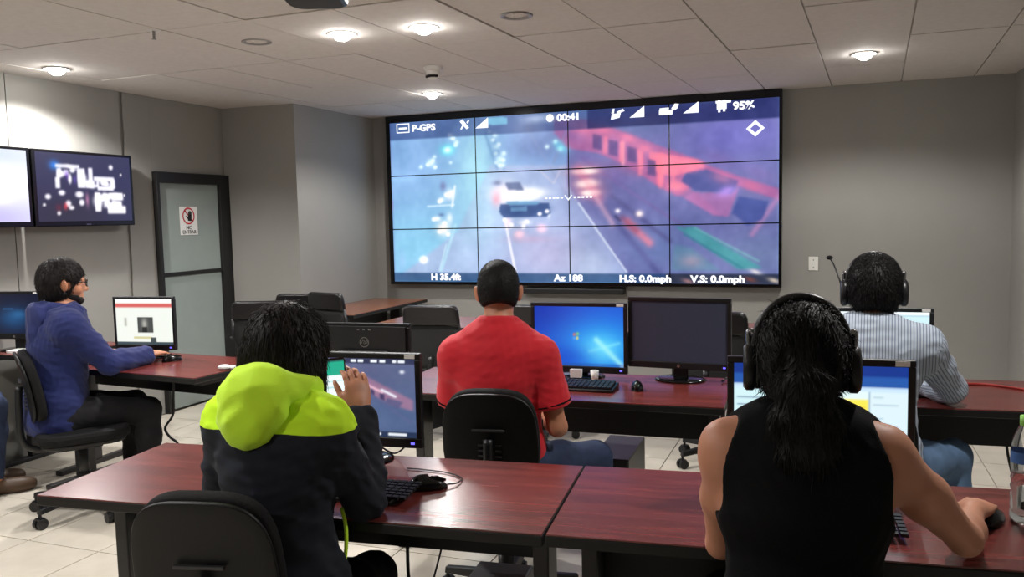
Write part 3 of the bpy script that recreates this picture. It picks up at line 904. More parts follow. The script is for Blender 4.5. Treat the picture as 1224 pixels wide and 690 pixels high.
# ------------------------------------------------------------------ televisions on the left wall
def tv(y, px, label, w=.84, h=.515):
    o = empty('television', (XL, y, 1.782), pi / 2, label, 'television', 'wall televisions')
    MB().box((0, -.085, 0), (w, .06, h)).build('housing', M['gloss'], o, bevel=.006)
    MB().box((0, -.03, 0), (.4, .06, .3)).build('wall_bracket', M['leg'], o)
    picture('screen', o, (0, -.1155, .008), w - .05, h - .055, px, nx=110, ny=62)
    MB().box((.0, -.1155, -h / 2 + .012), (.04, .002, .007)).build('badge', M['chrome'], o)
    return o
c = Canvas(110, 62, (44, 44, 78))
c.blob(.3, .9, .5, .3, (44, 40, 56), .8)
c.blob(.18, .18, .05, .07, (40, 130, 230), .9)
for b_ in ((.19, .16, .44, .21), (.2, .22, .25, .36), (.18, .36, .23, .52), (.27, .24, .32, .33), (.41, .21, .49, .50), (.49, .38, .58, .50), (.53, .2, .57, .4), (.58, .32, .81, .38), (.58, .38, .64, .48), (.76, .36, .82, .5), (.62, .47, .8, .53), (.66, .39, .74, .45)):
    c.rect(*b_, (246, 244, 252), .95, 1)
for (u, v, ru, rv) in ((.25, .3, .03, .05), (.36, .25, .03, .03), (.33, .37, .02, .08), (.1, .64, .03, .04), (.24, .58, .035, .04), (.42, .6, .045, .05), (.44, .72, .03, .05), (.3, .74, .03, .05), (.33, .8, .03, .03), (.78, .17, .025, .04), (.2, .88, .02, .03), (.89, .28, .01, .02), (.92, .6, .01, .02), (.06, .76, .015, .02)):
    c.blob(u, v, ru, rv, (250, 246, 252), .95, 0, 2)
for b_ in ((.58, .56, .65, .86), (.65, .58, .74, .70), (.74, .56, .90, .68), (.68, .7, .88, .8), (.72, .78, .93, .88)):
    c.rect(*b_, (255, 252, 255), .97, 1)
for (u, v, ru, rv) in ((.46, .36, .05, .1), (.55, .44, .06, .06), (.7, .42, .08, .05), (.62, .7, .06, .1), (.7, .62, .05, .06), (.8, .74, .09, .07), (.84, .62, .06, .05), (.22, .3, .02, .1), (.35, .2, .06, .03)): c.blob(u, v, ru, rv, (250, 247, 253), .9, .3, 1.5)
for (u, v) in ((.505, .26), (.6, .42), (.7, .8), (.76, .69), (.66, .565)): c.blob(u, v, .012, .03, (60, 56, 92), .8)
c.blob(.27, .78, .02, .05, (230, 60, 70), .8); c.blob(.2, .8, .03, .05, (120, 30, 50), .6); c.blob(.5, .68, .02, .1, (230, 150, 190), .6); c.blob(.3, .32, .015, .06, (110, 60, 190), .7); c.blob(.38, .38, .015, .06, (90, 60, 180), .7)
tv(4.452, c.lin(), 'wall television with a dark picture and white blocks, nearest the door')
c = Canvas(110, 62, (226, 228, 244))
c.blob(.6, .1, .4, .14, (176, 196, 200), .7); c.blob(.7, .45, .3, .25, (255, 255, 255), 1); c.blob(.6, .95, .5, .22, (184, 176, 240), .9); c.blob(.75, .7, .1, .06, (250, 245, 255), .8); c.blob(.2, .6, .2, .2, (150, 160, 220), .5)
tv(3.598, c.lin(), 'wall television with a pale washed-out picture at the left edge')

# ------------------------------------------------------------------ desks
def desk(cx, cy, rz, L_, D_, label, wood='wood', mod_z=.45, legs=(True, True), inset=.065, top=.75, mod_y=.12, group=None):
    o = empty('office_desk', (cx, cy, 0), rz, label, 'desk', group)
    MB().span(-L_ / 2 + .002, L_ / 2 - .002, -D_ / 2 + .002, D_ / 2 - .002, top - .004, top).build('desktop', M[wood], o)
    MB().span(-L_ / 2, L_ / 2, -D_ / 2, D_ / 2, top - .032, top - .004).build('edge_band', M['edge'], o, bevel=.003)
    MB().span(-L_ / 2 + inset, L_ / 2 - inset, mod_y, mod_y + .018, mod_z, top - .032).build('modesty_panel', M['modesty'], o)
    for s in (-1, 1):
        x = s * (L_ / 2 - inset)
        lg = MB().box((x, .02, (top - .032 + .03) / 2), (.045, .11, top - .062)).build('leg', M['leg'], o, bevel=.004)
        MB().box((x, .02, .015), (.055, D_ - .08, .03)).build('foot', M['leg'], lg, bevel=.006)
        MB().box((x, .02, top - .045), (.05, D_ - .14, .026)).build('bracket', M['leg'], lg)
    return o

def desk_fl(fl, rz, L_, D_, label, **k):
    cx = fl[0] + cos(rz) * L_ / 2 - sin(rz) * D_ / 2
    cy = fl[1] + sin(rz) * L_ / 2 + cos(rz) * D_ / 2
    return desk(cx, cy, rz, L_, D_, label, **k)

desk_fl((-2.143, 1.707), radians(6.0), 1.50, .575, 'mahogany desk in the foreground where the lime-hooded person sits', mod_z=.515)
desk_fl((-.645, 1.868), radians(6.2), 1.50, .575, 'mahogany desk in the foreground where the person in black sits', mod_z=.44)
desk_fl((-1.91, 3.27), radians(2.6), 1.52, .62, 'mahogany desk in front of the person in red, with two monitors', mod_z=.5)
desk_fl((-4.30, 3.40), radians(-4.5), 1.32, .58, 'mahogany desk where the person in blue works', mod_z=.56)
desk_fl((-4.97, 3.62), radians(0), .62, .60, 'mahogany desk at the left edge below the televisions', mod_z=.5)
desk_fl((-.22, 3.50), radians(5), 1.44, .62, 'mahogany desk at right where the person in the striped shirt sits', mod_z=.5)
# third row before the video wall, and a desk against the column
desk_fl((-3.20, 5.36), radians(0), 1.15, .60, 'brown desk of the far row below the left of the video wall', wood='tanwood', mod_z=.45)
desk_fl((-2.02, 5.40), radians(0), 1.80, .60, 'brown desk of the far row behind the two desk monitors', wood='tanwood', mod_z=.45)
desk_fl((-3.665, 5.90), radians(90), 1.35, .59, 'brown desk standing side-on against the corner column', wood='tanwood', mod_z=.45)

# ------------------------------------------------------------------ monitors
def monitor(loc, rz, w, h, px, label, zc=.20, tilt=0.0, sticker=True, logo=True, back=False, base='oval', bez=.018, chin=.032, group=None, nx=100, ny=60, ul=(0, 1, 0, 1), strength=None):
    """origin at the stand's foot; the face looks to local -Y (or +Y for back)"""
    o = empty('computer_monitor', loc, rz + (pi if back else 0), label, 'monitor', group)
    hd_ = bpy.data.objects.new('head', MB().box((0, .022, 0), (w - .03, .03, h - .03)).mesh('head'))
    link(hd_)
    hd_.data.materials.append(M['plastic'])
    hd_.parent = o
    hd_.location = (0, 0, zc)
    hd_.rotation_euler = (tilt, 0, 0)
    bz = MB()
    bz.span(-w / 2, w / 2, -.008, .016, h / 2 - bez, h / 2).span(-w / 2, w / 2, -.008, .016, -h / 2, -h / 2 + chin)
    bz.span(-w / 2, -w / 2 + bez, -.008, .016, -h / 2 + chin, h / 2 - bez).span(w / 2 - bez, w / 2, -.008, .016, -h / 2 + chin, h / 2 - bez)
    bz.build('bezel', M['plastic'], hd_, bevel=.003)
    sw, sh = w - 2 * bez, h - bez - chin
    if px is None:
        MB().box((0, .002, (chin - bez) / 2), (sw, .004, sh)).build('screen', M['off_screen'], hd_)
    else:
        picture('screen', hd_, (0, -.002, (chin - bez) / 2), sw, sh, px, nx=nx, ny=ny, u0=ul[0], u1=ul[1], v0=ul[2], v1=ul[3])
    bk = MB()
    bk.prism(rrect(w * .62, h * .5, .03), .037, .058, Matrix.Translation((0, 0, -h * .18)) @ Matrix.Rotation(-pi / 2, 4, 'X'))
    bk.build('back_bulge', M['plastic'], hd_, bevel=.008)
    if sticker:
        MB().box((w / 2 - .032, -.009, h / 2 - .009), (.034, .002, .013)).build('asset_sticker', M['paper'], hd_)
    if logo:
        MB().cyl((0, -.0085, -h / 2 + chin / 2), (0, -.0095, -h / 2 + chin / 2), .008, n=16).build('logo', M['chrome'], hd_)
        MB().box((w / 2 - .03, -.009, -h / 2 + chin / 2), (.012, .002, .006)).build('power_button', M['led_blue'], hd_)
    if back:
        rg = MB()
        for k in range(24):
            a0, a1 = 2 * pi * k / 24, 2 * pi * (k + 1) / 24
            rg.add([(cos(a) * r, .0385, sin(a) * r + .058) for a, r in ((a0, .021), (a0, .026), (a1, .026), (a1, .021))], [(0, 1, 2, 3)])
        rg.build('logo_ring', M['chrome'], hd_)
        text_obj('logo_letters', 'hp', .036, M['chrome'], hd_, (0, .0385, .062), (pi / 2, 0, pi), shear=.35)
        v_ = MB()
        for k in range(3): v_.box((-.03 + .03 * k, .038, h / 2 - .03), (.014, .003, .006))
        v_.build('vent', M['chrome'], hd_)
    MB().box((0, .045, zc * .5), (.07, .022, zc)).build('stand_neck', M['plastic'], o, bevel=.005)
    if base == 'oval':
        MB().lathe([(0, .014), (.10, .012), (.118, .006), (.118, 0), (0, 0)], n=30).build('stand_base', M['gloss'], o, smooth=True, loc=(0, .03, 0)).scale = (1, .78, 1)
    else:
        MB().prism(rrect(.25, .17, .02), 0, .014).build('stand_base', M['plastic'], o, bevel=.004, loc=(0, .03, 0))
    return o

M['off_screen'] = mat('screen_off', srgb(58, 64, 84), 0.42, spec=0.5)
M['led_blue'] = emat('blue_led', (.12, .1, 1.0), 3.0)

# blue desktop wallpaper with a glow and a small four-pane emblem
c = Canvas(100, 60, (14, 70, 190))
c.blob(.05, .1, .5, .6, (12, 40, 150), .8)
c.blob(.75, .65, .55, .55, (30, 150, 225), .9)
c.blob(.75, .72, .22, .25, (110, 220, 240), .8)
c.line(.7, .55, 1.0, 1.0, .05, (170, 240, 230), .7)
c.line(.62, .75, .95, .6, .03, (150, 235, 235), .4)
c.blob(.3, .85, .35, .2, (10, 60, 180), .6)
for (u, v, col_) in ((.455, .47, (230, 110, 60)), (.492, .46, (150, 200, 80)), (.45, .535, (90, 150, 230)), (.487, .53, (240, 210, 90))):
    c.blob(u, v, .017, .03, col_, .75, 0, 2)
c.rect(.965, .955, 1, 1, (230, 240, 250), .7)
c.rect(0, .955, 1, 1, (24, 70, 150), .5)
monitor((-1.125, 3.80, .75), radians(2), .47, .335, c.lin(), 'monitor with a bright blue desktop picture, right of the person in red', zc=.192, base='oval')
monitor((-.655, 3.83, .75), radians(-3), .475, .33, None, 'switched-off dark monitor on a shiny foot, right of the blue desktop', zc=.222, sticker=False, base='oval')
# spreadsheet-like page
c = Canvas(120, 72, (206, 226, 232))
c.rect(0, 0, 1, .10, (20, 52, 132), 1); c.rect(0, .1, 1, .2, (36, 84, 160), 1); c.rect(0, .2, 1, .24, (190, 215, 235), 1)
c.rect(.0, .24, .33, 1, (196, 226, 230), 1); c.rect(.60, .30, .78, .54, (240, 220, 80), 1, 1); c.rect(.5, .24, .78, .30, (214, 234, 232), 1)
for k in range(9): c.rect(.02, .32 + .07 * k, .20 + .1 * ((k * 7) % 3) / 3, .335 + .07 * k, (90, 110, 140), .7)
for k in range(5): c.rect(.61, .33 + .045 * k, .77, .337 + .045 * k, (200, 170, 40), .7)
for k in range(10): c.rect(.81, .28 + .065 * k, .87 + .04 * ((k * 5) % 3), .29 + .065 * k, (150, 170, 190), .6)
c.rect(.785, .24, .792, 1, (120, 150, 180), .9); c.rect(0, .60, .33, .615, (30, 60, 120), .8); c.rect(0, .95, 1, 1, (40, 80, 150), 1)
monitor((-.03, 2.31, .75), radians(4), .465, .335, c.lin(), 'monitor with a spreadsheet page, in front of the person in black', zc=.218, nx=120, ny=72)
# aerial view on the desk monitor
g_ = Canvas(140, 100, (84, 94, 128))
g_.blob(.3, .3, .5, .5, (92, 92, 128), .8); g_.blob(.8, .8, .4, .4, (70, 92, 130), .8); g_.blob(.25, .85, .3, .3, (92, 112, 150), .8)
g_.poly([(.3, .10), (.5, .14), (.98, .52), (.98, .66), (.8, .58), (.62, .44), (.42, .3), (.3, .2)], (150, 112, 140), .9, 4)
for k in range(4): g_.poly([(.50 + .075 * k, .25 + .06 * k), (.53 + .075 * k, .27 + .06 * k), (.53 + .075 * k, .36 + .06 * k), (.50 + .075 * k, .33 + .06 * k)], (58, 54, 92), .9, 1)
g_.line(.48, .23, .74, .43, .02, (240, 190, 205), .8); g_.line(.74, .40, .84, .48, .018, (230, 235, 245), .9); g_.poly([(.78, .50), (.9, .55), (.86, .64), (.76, .56)], (84, 84, 122), .9, 2)
g_.line(.35, .3, .7, .95, .015, (120, 130, 165), .6); g_.line(.5, .3, .95, .8, .02, (84, 92, 132), .7)
for (u, v) in ((.6, .55), (.55, .6), (.62, .63), (.45, .4), (.5, .42)): g_.blob(u, v, .012, .014, (250, 235, 235), .9)
g_.rect(0, 0, 1, .075, (30, 34, 60), .7); g_.rect(0, .93, 1, 1, (26, 40, 66), .8)
for (u0, u1) in ((.30, .335), (.36, .40), (.50, .54), (.56, .60), (.66, .71), (.73, .77), (.83, .86), (.87, .92)): g_.rect(u0, .025, u1, .055, (240, 245, 250), .95)
g_.rect(.29, .025, .305, .055, (220, 60, 60), .9); g_.blob(.90, .165, .018, .022, (240, 245, 250), .95)
for (u0, u1) in ((.12, .2), (.4, .5), (.58, .72), (.78, .92)): g_.rect(u0, .95, u1, .98, (240, 245, 250), .9)
g_.noise(8, 5)
monitor((-1.425, 2.27, .75), radians(6), .47, .30, g_.lin(), 'monitor with an aerial street view, in front of the lime-hooded person', zc=.205, nx=140, ny=100)
monitor((-2.17, 3.62, .75), radians(4), .47, .30, None, 'black monitor seen from behind with a pale round logo, beyond the lime-hooded person', zc=.11, back=True, sticker=False, logo=False)
# web page
c = Canvas(90, 70, (226, 230, 222))
c.rect(0, 0, 1, .10, (236, 238, 232), 1); c.rect(0, .10, 1, .18, (198, 70, 66), .85, 1); c.rect(.38, .40, .66, .74, (70, 72, 70), 1); c.blob(.5, .55, .05, .12, (190, 190, 180), .8); c.rect(.46, .62, .54, .74, (30, 30, 30), .8)
c.rect(.14, .42, .19, .6, (150, 150, 140), .6, 1); c.rect(.3, .83, .62, .87, (190, 180, 120), .8); c.rect(.6, .85, .7, .97, (50, 60, 60), .9); c.rect(0, .95, 1, 1, (60, 74, 80), 1)
monitor((-3.725, 3.74, .75), radians(8), .40, .31, c.lin(), 'monitor with a white web page, in front of the person in blue', zc=.205, sticker=False, bez=.014, chin=.03)
c = Canvas(80, 60, (10, 16, 40))
c.blob(.5, .6, .35, .3, (24, 74, 120), .9); c.blob(.6, .5, .15, .1, (40, 100, 150), .7); c.rect(.3, .35, .5, .38, (70, 120, 170), .5)
monitor((-4.80, 3.76, .75), radians(12), .40, .30, c.lin(), 'monitor with a dim dark-blue picture at the left edge', zc=.225)
c = Canvas(80, 60, (196, 226, 232))
c.rect(0, 0, 1, .05, (235, 245, 250), 1); c.rect(.0, .05, 1, .07, (120, 150, 170), .6); c.rect(.2, .3, .8, .32, (150, 190, 200), .5)
monitor((.19, 4.0, .75), radians(3), .45, .32, c.lin(), 'monitor with a pale page, in front of the person in the striped shirt', zc=.178)

# ------------------------------------------------------------------ keyboards, mice, small things on desks
def keyboard(loc, rz, label, w=.43, d=.14):
    o = empty('keyboard', loc, rz, label, 'keyboard', 'desk keyboards')
    MB().prism([(-d / 2, 0), (d / 2, 0), (d / 2, .022), (-d / 2, .012)], -w / 2, w / 2, Matrix(((0, 0, 1, 0), (1, 0, 0, 0), (0, 1, 0, 0), (0, 0, 0, 1)))).build('case', M['plastic'], o, bevel=.003)
    ks = MB()
    for r in range(6):
        for k in range(19):
            if r == 5 and 4 < k < 10: continue
            y = d / 2 - .016 - r * .0205
            ks.box((-w / 2 + .022 + k * .0215, y, .012 + .010 * (y + d / 2) / d + .006), (.017, .016, .008))
    if True: ks.box((-w / 2 + .022 + 7 * .0215, d / 2 - .016 - 5 * .0205, .0195), (.105, .016, .008))
    kk = ks.build('keys', M['key'], o)
    kk['kind'] = 'stuff'
    return o
M['key'] = mat('key_caps', srgb(30, 30, 33), 0.5)

def mouse(loc, rz, label, cable=None):
    o = empty('computer_mouse', loc, rz, label, 'mouse', 'desk mice')
    V, F = [], []
    n, m = 20, 8
    for i in range(m + 1):
        a = pi / 2 * i / m
        for k in range(n):
            t = 2 * pi * k / n
            x, y = .031 * cos(t) * (1 - .12 * cos(t) ** 2), .056 * sin(t)
            V.append((x * cos(a) ** .6, y * cos(a) ** .6, .036 * sin(a) * (1 - .22 * sin(t))))
    for i in range(m):
        F += [(i * n + k, i * n + (k + 1) % n, (i + 1) * n + (k + 1) % n, (i + 1) * n + k) for k in range(n)]
    F.append(tuple(range(n))[::-1])
    MB().add(V, F).build('body', M['gloss'], o, smooth=True)
    MB().cyl((-.004, .026, .027), (.004, .026, .027), .010, n=14).build('wheel', M['key'], o)
    MB().box((0, .03, .0285), (.0012, .045, .008), rot=(-.25, 0, 0)).build('button_gap', M['edge'], o)
    if cable:
        MB().tube(cable, .0022, n=6, sub=6).build('cord', M['cable'], o)
    return o

keyboard((-1.30, 1.985, .75), radians(4), 'black keyboard under the arm of the lime-hooded person', w=.38)
mouse((-1.075, 2.095, .75), radians(-62), 'glossy black mouse on the foreground desk beside the lime-hooded person', [(0, .054, .01), (-.02, .085, .006), (-.07, .10, .004), (-.13, .06, .004), (-.17, .0, .004), (-.20, -.06, .004)])
keyboard((-1.10, 3.55, .75), radians(2), 'black keyboard in front of the blue desktop monitor')
mouse((-.80, 3.60, .75), radians(15), 'small black mouse before the switched-off monitor')
keyboard((-.08, 2.10, .75), radians(5), 'black keyboard hidden before the person in black', w=.34)
mouse((.372, 2.275, .75), radians(-20), 'black mouse under the right hand of the person in black')
mouse((-3.49, 3.69, .75), radians(-30), 'black mouse under the hand of the person in blue')
keyboard((-3.80, 3.55, .75), radians(0), 'keyboard under the web-page monitor of the person in blue', w=.36)
keyboard((.17, 3.78, .75), radians(4), 'black keyboard before the person in the striped shirt', w=.38)

nt_ = empty('note_pad', (-1.125, 3.745, .75), radians(4), 'white folded note leaning at the foot of the blue desktop monitor', 'note')
MB().box((0, 0, .025), (.055, .004, .05), rot=(.2, 0, 0)).build('sheet', M['paper'], nt_)
MB().box((0, .016, .024), (.055, .004, .05), rot=(-.3, 0, 0)).build('backing_sheet', M['paper'], nt_)
cup = empty('paper_cup', (-1.03, 3.735, .75), 0, 'tiny pale cup beside the note under the blue desktop monitor', 'cup')
MB().lathe([(.0, 0), (.016, 0), (.02, .05), (.018, .05), (.0145, .004), (0, .004)], n=18).build('cup_body', M['white_plastic'], cup, smooth=True)

# water bottle
M['bottle'] = mat('clear_plastic', (.93, .96, .97), 0.05, trans=1.0, ior=1.2)
M['water'] = mat('water', (.96, .98, .98), 0.0, trans=1.0, ior=1.33)
M['label_blue'] = mat('blue_label', srgb(70, 110, 170), 0.4, var=.3, vscale=25)
M['cap_green'] = mat('green_cap', srgb(140, 205, 90), 0.4)
wb = empty('water_bottle', (.447, 2.31, .75), 0, 'clear water bottle with green cap and blue label at the right edge', 'bottle')
pr = [(0, .004), (.026, .0), (.033, .008)]
for k in range(5): pr += [(.033, .02 + .022 * k), (.0305, .031 + .022 * k)]
pr += [(.033, .135), (.033, .18), (.030, .205), (.018, .232), (.0135, .242), (.0135, .256)]
MB().lathe(pr, n=28).build('shell', M['bottle'], wb, smooth=True)
MB().lathe([(0, .006), (.025, .004), (.031, .012), (.029, .09), (.031, .12), (0, .12)], n=24).build('water', M['water'], wb, smooth=True)
MB().lathe([(.0336, .148), (.0336, .176)], n=28).build('label_band', M['label_blue'], wb, smooth=True)
MB().lathe([(.0145, .238), (.0155, .24), (.0155, .262), (.0, .264)], n=20).build('cap', M['cap_green'], wb, smooth=True)

# papers at the right end of the desk of the person in blue
pp = empty('crumpled_paper', (-3.00, 3.54, .75), .4, 'small crumpled pale paper at the end of the left desk', 'paper')
MB().ball((0, 0, .014), (.035, .03, .014), 9, 5).ball((.04, .01, .011), (.025, .02, .011), 7, 4).build('sheet', M['paper'], pp)
# flat white pad by the monitor at the left edge
pd = empty('note_stack', (-4.70, 3.72, .75), .2, 'white pad under the monitor at the left edge', 'paper')
MB().box((0, 0, .009), (.14, .10, .018)).build('sheets', M['paper'], pd, bevel=.002)

# ------------------------------------------------------------------ computer towers under desks
def tower(loc, rz, label, w=.18, d=.42, h=.40):
    o = empty('computer_tower', loc, rz, label, 'computer')
    MB().box((0, 0, h / 2 + .01), (w, d, h)).build('case', M['tower'], o, bevel=.006)
    MB().box((0, -d / 2 - .004, h / 2 + .01), (w - .01, .012, h - .01)).build('front_panel', M['plastic'], o, bevel=.005)
    MB().box((0, -d / 2 - .012, h * .82), (w - .04, .004, .04)).build('drive_bay', M['gloss'], o)
    MB().cyl((0, -d / 2 - .008, h * .6), (0, -d / 2 - .013, h * .6), .012, n=14).build('power_button', M['chrome'], o)
    for sx_ in (-1, 1):
        for sy in (-1, 1):
            MB().cyl((sx_ * (w / 2 - .03), sy * (d / 2 - .04), 0), (sx_ * (w / 2 - .03), sy * (d / 2 - .04), .012), .013, n=10).build('foot', M['edge'], o)
    return o
M['tower'] = mat('tower_case', srgb(44, 44, 48), 0.4)
tower((-.95, 3.86, 0), radians(2), 'dark computer tower on the floor beyond the jeans of the person in red')
tower((-.95, 2.22, 0), radians(6), 'black computer tower under the foreground desk near the seam')

# ------------------------------------------------------------------ cables
def cable(pts, label, r=.004, m='cable', name='cable'):
    o = MB().tube(pts, r, n=6, sub=8).build(name, M[m], smooth=True)
    return tag(o, label, 'cable')
cable([(-1.33, 2.33, .745), (-1.30, 2.37, .60), (-1.27, 2.32, .35), (-1.20, 2.27, .12), (-1.12, 2.3, .008), (-1.02, 2.34, .008)], 'thick black cable hanging below the foreground desk', .006)
cable([(-1.12, 2.33, .72), (-1.16, 2.36, .5), (-1.19, 2.30, .25), (-1.10, 2.36, .02), (-1.0, 2.45, .008)], 'thin black cable hanging beside the thick one under the foreground desk', .0035)
cable([(-3.42, 3.62, .72), (-3.43, 3.62, .55), (-3.44, 3.62, .46), (-3.50, 3.62, .38), (-3.47, 3.62, .33), (-3.42, 3.63, .28), (-3.41, 3.65, .10), (-3.36, 3.66, .007), (-3.28, 3.68, .007)], 'black cable dropping from the desk of the person in blue', .007)
cable([(-.46, 3.83, .76), (-.44, 3.93, .74), (-.47, 3.97, .5), (-.60, 3.96, .2), (-.62, 3.9, .008), (-.75, 4.1, .008)], 'black cable running down behind the switched-off monitor', .005)
cable([(-.38, 3.90, .70), (-.33, 3.94, .5), (-.40, 3.96, .35), (-.30, 4.0, .2), (-.36, 4.05, .008), (-.2, 4.2, .008)], 'tangled black cable between the middle and right desks', .006)
cable([(.30, 4.10, .754), (.45, 4.02, .754), (.62, 4.07, .754), (.80, 3.98, .754), (1.0, 4.02, .754), (1.17, 4.0, .754)], 'red cable lying across the right desk', .006, 'cable_red')
cable([(.70, 4.02, .72), (.72, 4.08, .45), (.80, 4.05, .2), (.95, 4.0, .008), (1.15, 4.1, .008)], 'black cable hanging under the right desk', .006)
cable([(-1.38, 2.34, .79), (-1.33, 2.36, .76), (-1.27, 2.34, .80), (-1.23, 2.29, .83)], 'thin black cable looping behind the foot of the aerial-view monitor', .003)

ps = empty('power_strip', (-.42, 4.03, .0), radians(70), 'black power strip on the floor behind the switched-off monitor', 'power strip')
MB().box((0, 0, .02), (.30, .05, .04)).build('strip_body', M['plastic'], ps, bevel=.006)
for k in range(4): MB().cyl((-.10 + .06 * k, 0, .04), (-.10 + .06 * k, 0, .042), .018, n=14).build('socket', M['edge'], ps)
MB().box((.08, 0, .06), (.045, .04, .04)).build('plug', M['cable'], ps, bevel=.006)

# ------------------------------------------------------------------ chairs
def shell_mesh(outline, depth, rings=6):
    """outline in local XZ, depth(x,z) gives Y"""
    n = len(outline)
    cx_ = sum(p[0] for p in outline) / n
    cz_ = sum(p[1] for p in outline) / n
    V = [(cx_, depth(cx_, cz_), cz_)]
    F = []
    for r in range(1, rings + 1):
        t = r / rings
        for (x, z) in outline:
            xx, zz = cx_ + (x - cx_) * t, cz_ + (z - cz_) * t
            V.append((xx, depth(xx, zz), zz))
    F += [(0, 1 + k, 1 + (k + 1) % n) for k in range(n)]
    for r in range(rings - 1):
        a, b = 1 + r * n, 1 + (r + 1) * n
        F += [(a + k, b + k, b + (k + 1) % n, a + (k + 1) % n) for k in range(n)]
    return MB().add(V, F)

def solid(o, t, offset=0.0, bevel=0.0):
    s = o.modifiers.new('solid', 'SOLIDIFY')
    s.thickness = t
    s.offset = offset
    if bevel:
        b = o.modifiers.new('bevel', 'BEVEL')
        b.width = bevel
        b.segments = 3
        b.limit_method = 'ANGLE'
        b.angle_limit = radians(50)
    return o

def chair_base(o, z0=.40):
    MB().cyl((0, 0, .10), (0, 0, z0), .024, n=14).cyl((0, 0, .07), (0, 0, .22), .032, n=14).build('gas_cylinder', M['leg'], o, smooth=True)
    for k in range(5):
        a = 2 * pi * k / 5 + .3
        d = Vector((cos(a), sin(a), 0))
        p = Vector((-d.y, d.x, 0))
        lg = MB()
        A, B = Vector((0, 0, .115)), d * .285 + Vector((0, 0, .088))
        V = []
        for (c_, w, t) in ((A, .030, .022), (B, .018, .013)):
            V += [c_ - p * w - Vector((0, 0, t)), c_ + p * w - Vector((0, 0, t)), c_ + p * w * .7 + Vector((0, 0, t)), c_ - p * w * .7 + Vector((0, 0, t))]
        lg.add(V, [(3, 2, 1, 0), (4, 5, 6, 7), (0, 1, 5, 4), (1, 2, 6, 5), (2, 3, 7, 6), (3, 0, 4, 7)])
        l_ = lg.build('leg', M['plastic'], o, bevel=.004)
        cs = MB()
        q = d * .28
        cs.cyl(q + Vector((0, 0, .085)), q + Vector((0, 0, .05)), .008, n=8)
        for s in (-1, 1):
            cs.cyl(q + p * (s * .006) + Vector((0, 0, .028)), q + p * (s * .024) + Vector((0, 0, .028)), .028, n=16)
        cs.box(q + Vector((0, 0, .045)), (.034, .034, .022), rot=(0, 0, a))
        cs.build('caster', M['plastic'], l_)

M['shell'] = mat('chair_shell', srgb(15, 15, 16), 0.45, spec=.35)
M['rib'] = mat('grey_rib', srgb(58, 57, 58), 0.35)
def task_chair(loc, rz, label, bw=.40, bh=.36, bz=.70, seat_z=.47):
    """low-backed swivel chair, sitter faces local +Y"""
    o = empty('office_chair', loc, rz, label, 'chair')
    chair_base(o)
    MB().prism(rrect(.46, .44, .11, 7), seat_z - .055, seat_z).build('seat', M['fabric_black'], o, bevel=.02)
    MB().prism(rrect(.42, .40, .10, 7), seat_z - .075, seat_z - .055).build('seat_pan', M['plastic'], o, bevel=.006)
    MB().box((0, -.02, seat_z - .09), (.16, .22, .05)).build('mechanism', M['plastic'], o, bevel=.008)
    out = []
    for k in range(40):
        a = 2 * pi * k / 40
        ca, sa = cos(a), sin(a)
        e = 2 / 3.4
        x = bw / 2 * math.copysign(abs(ca) ** e, ca)
        z = bh / 2 * math.copysign(abs(sa) ** e, sa)
        x *= 1.0 + .10 * (-z / bh)
        out.append((x, z + bz))
    dep = lambda x, z: -.235 - .06 * ((z - bz) / bh) + .35 * x * x - .12 * ((z - bz) / bh) ** 2 * .3
    b = shell_mesh(out, dep).build('backrest', M['fabric_black'], o, smooth=True)
    solid(b, .045, -1.0, .016)
    sh = shell_mesh([(x * .985, (z - bz) * .985 + bz) for x, z in out], lambda x, z: dep(x, z) - .006).build('back_shell', M['shell'], o, smooth=True)
    solid(sh, .012, 1.0, .004)
    MB().box((0, dep(0, bz + .05) - .024, bz + .03), (.12, .012, .008)).build('shell_slot', M['rib'], sh, bevel=.002)
    for k in range(5):
        for s in (-1, 1):
            MB().box((s * .032, dep(.03, bz - .04) - .020, bz - .03 - .02 * k), (.022, .010, .006)).build('shell_rib', M['rib'], sh)
    MB().tube([(0, -.06, seat_z - .09), (0, -.20, seat_z - .10), (0, -.275, seat_z - .04), (0, -.28, bz - .12), (0, -.275, bz)], [.018] * 6, n=10, sub=6).build('back_support', M['plastic'], o, smooth=True)
    return o

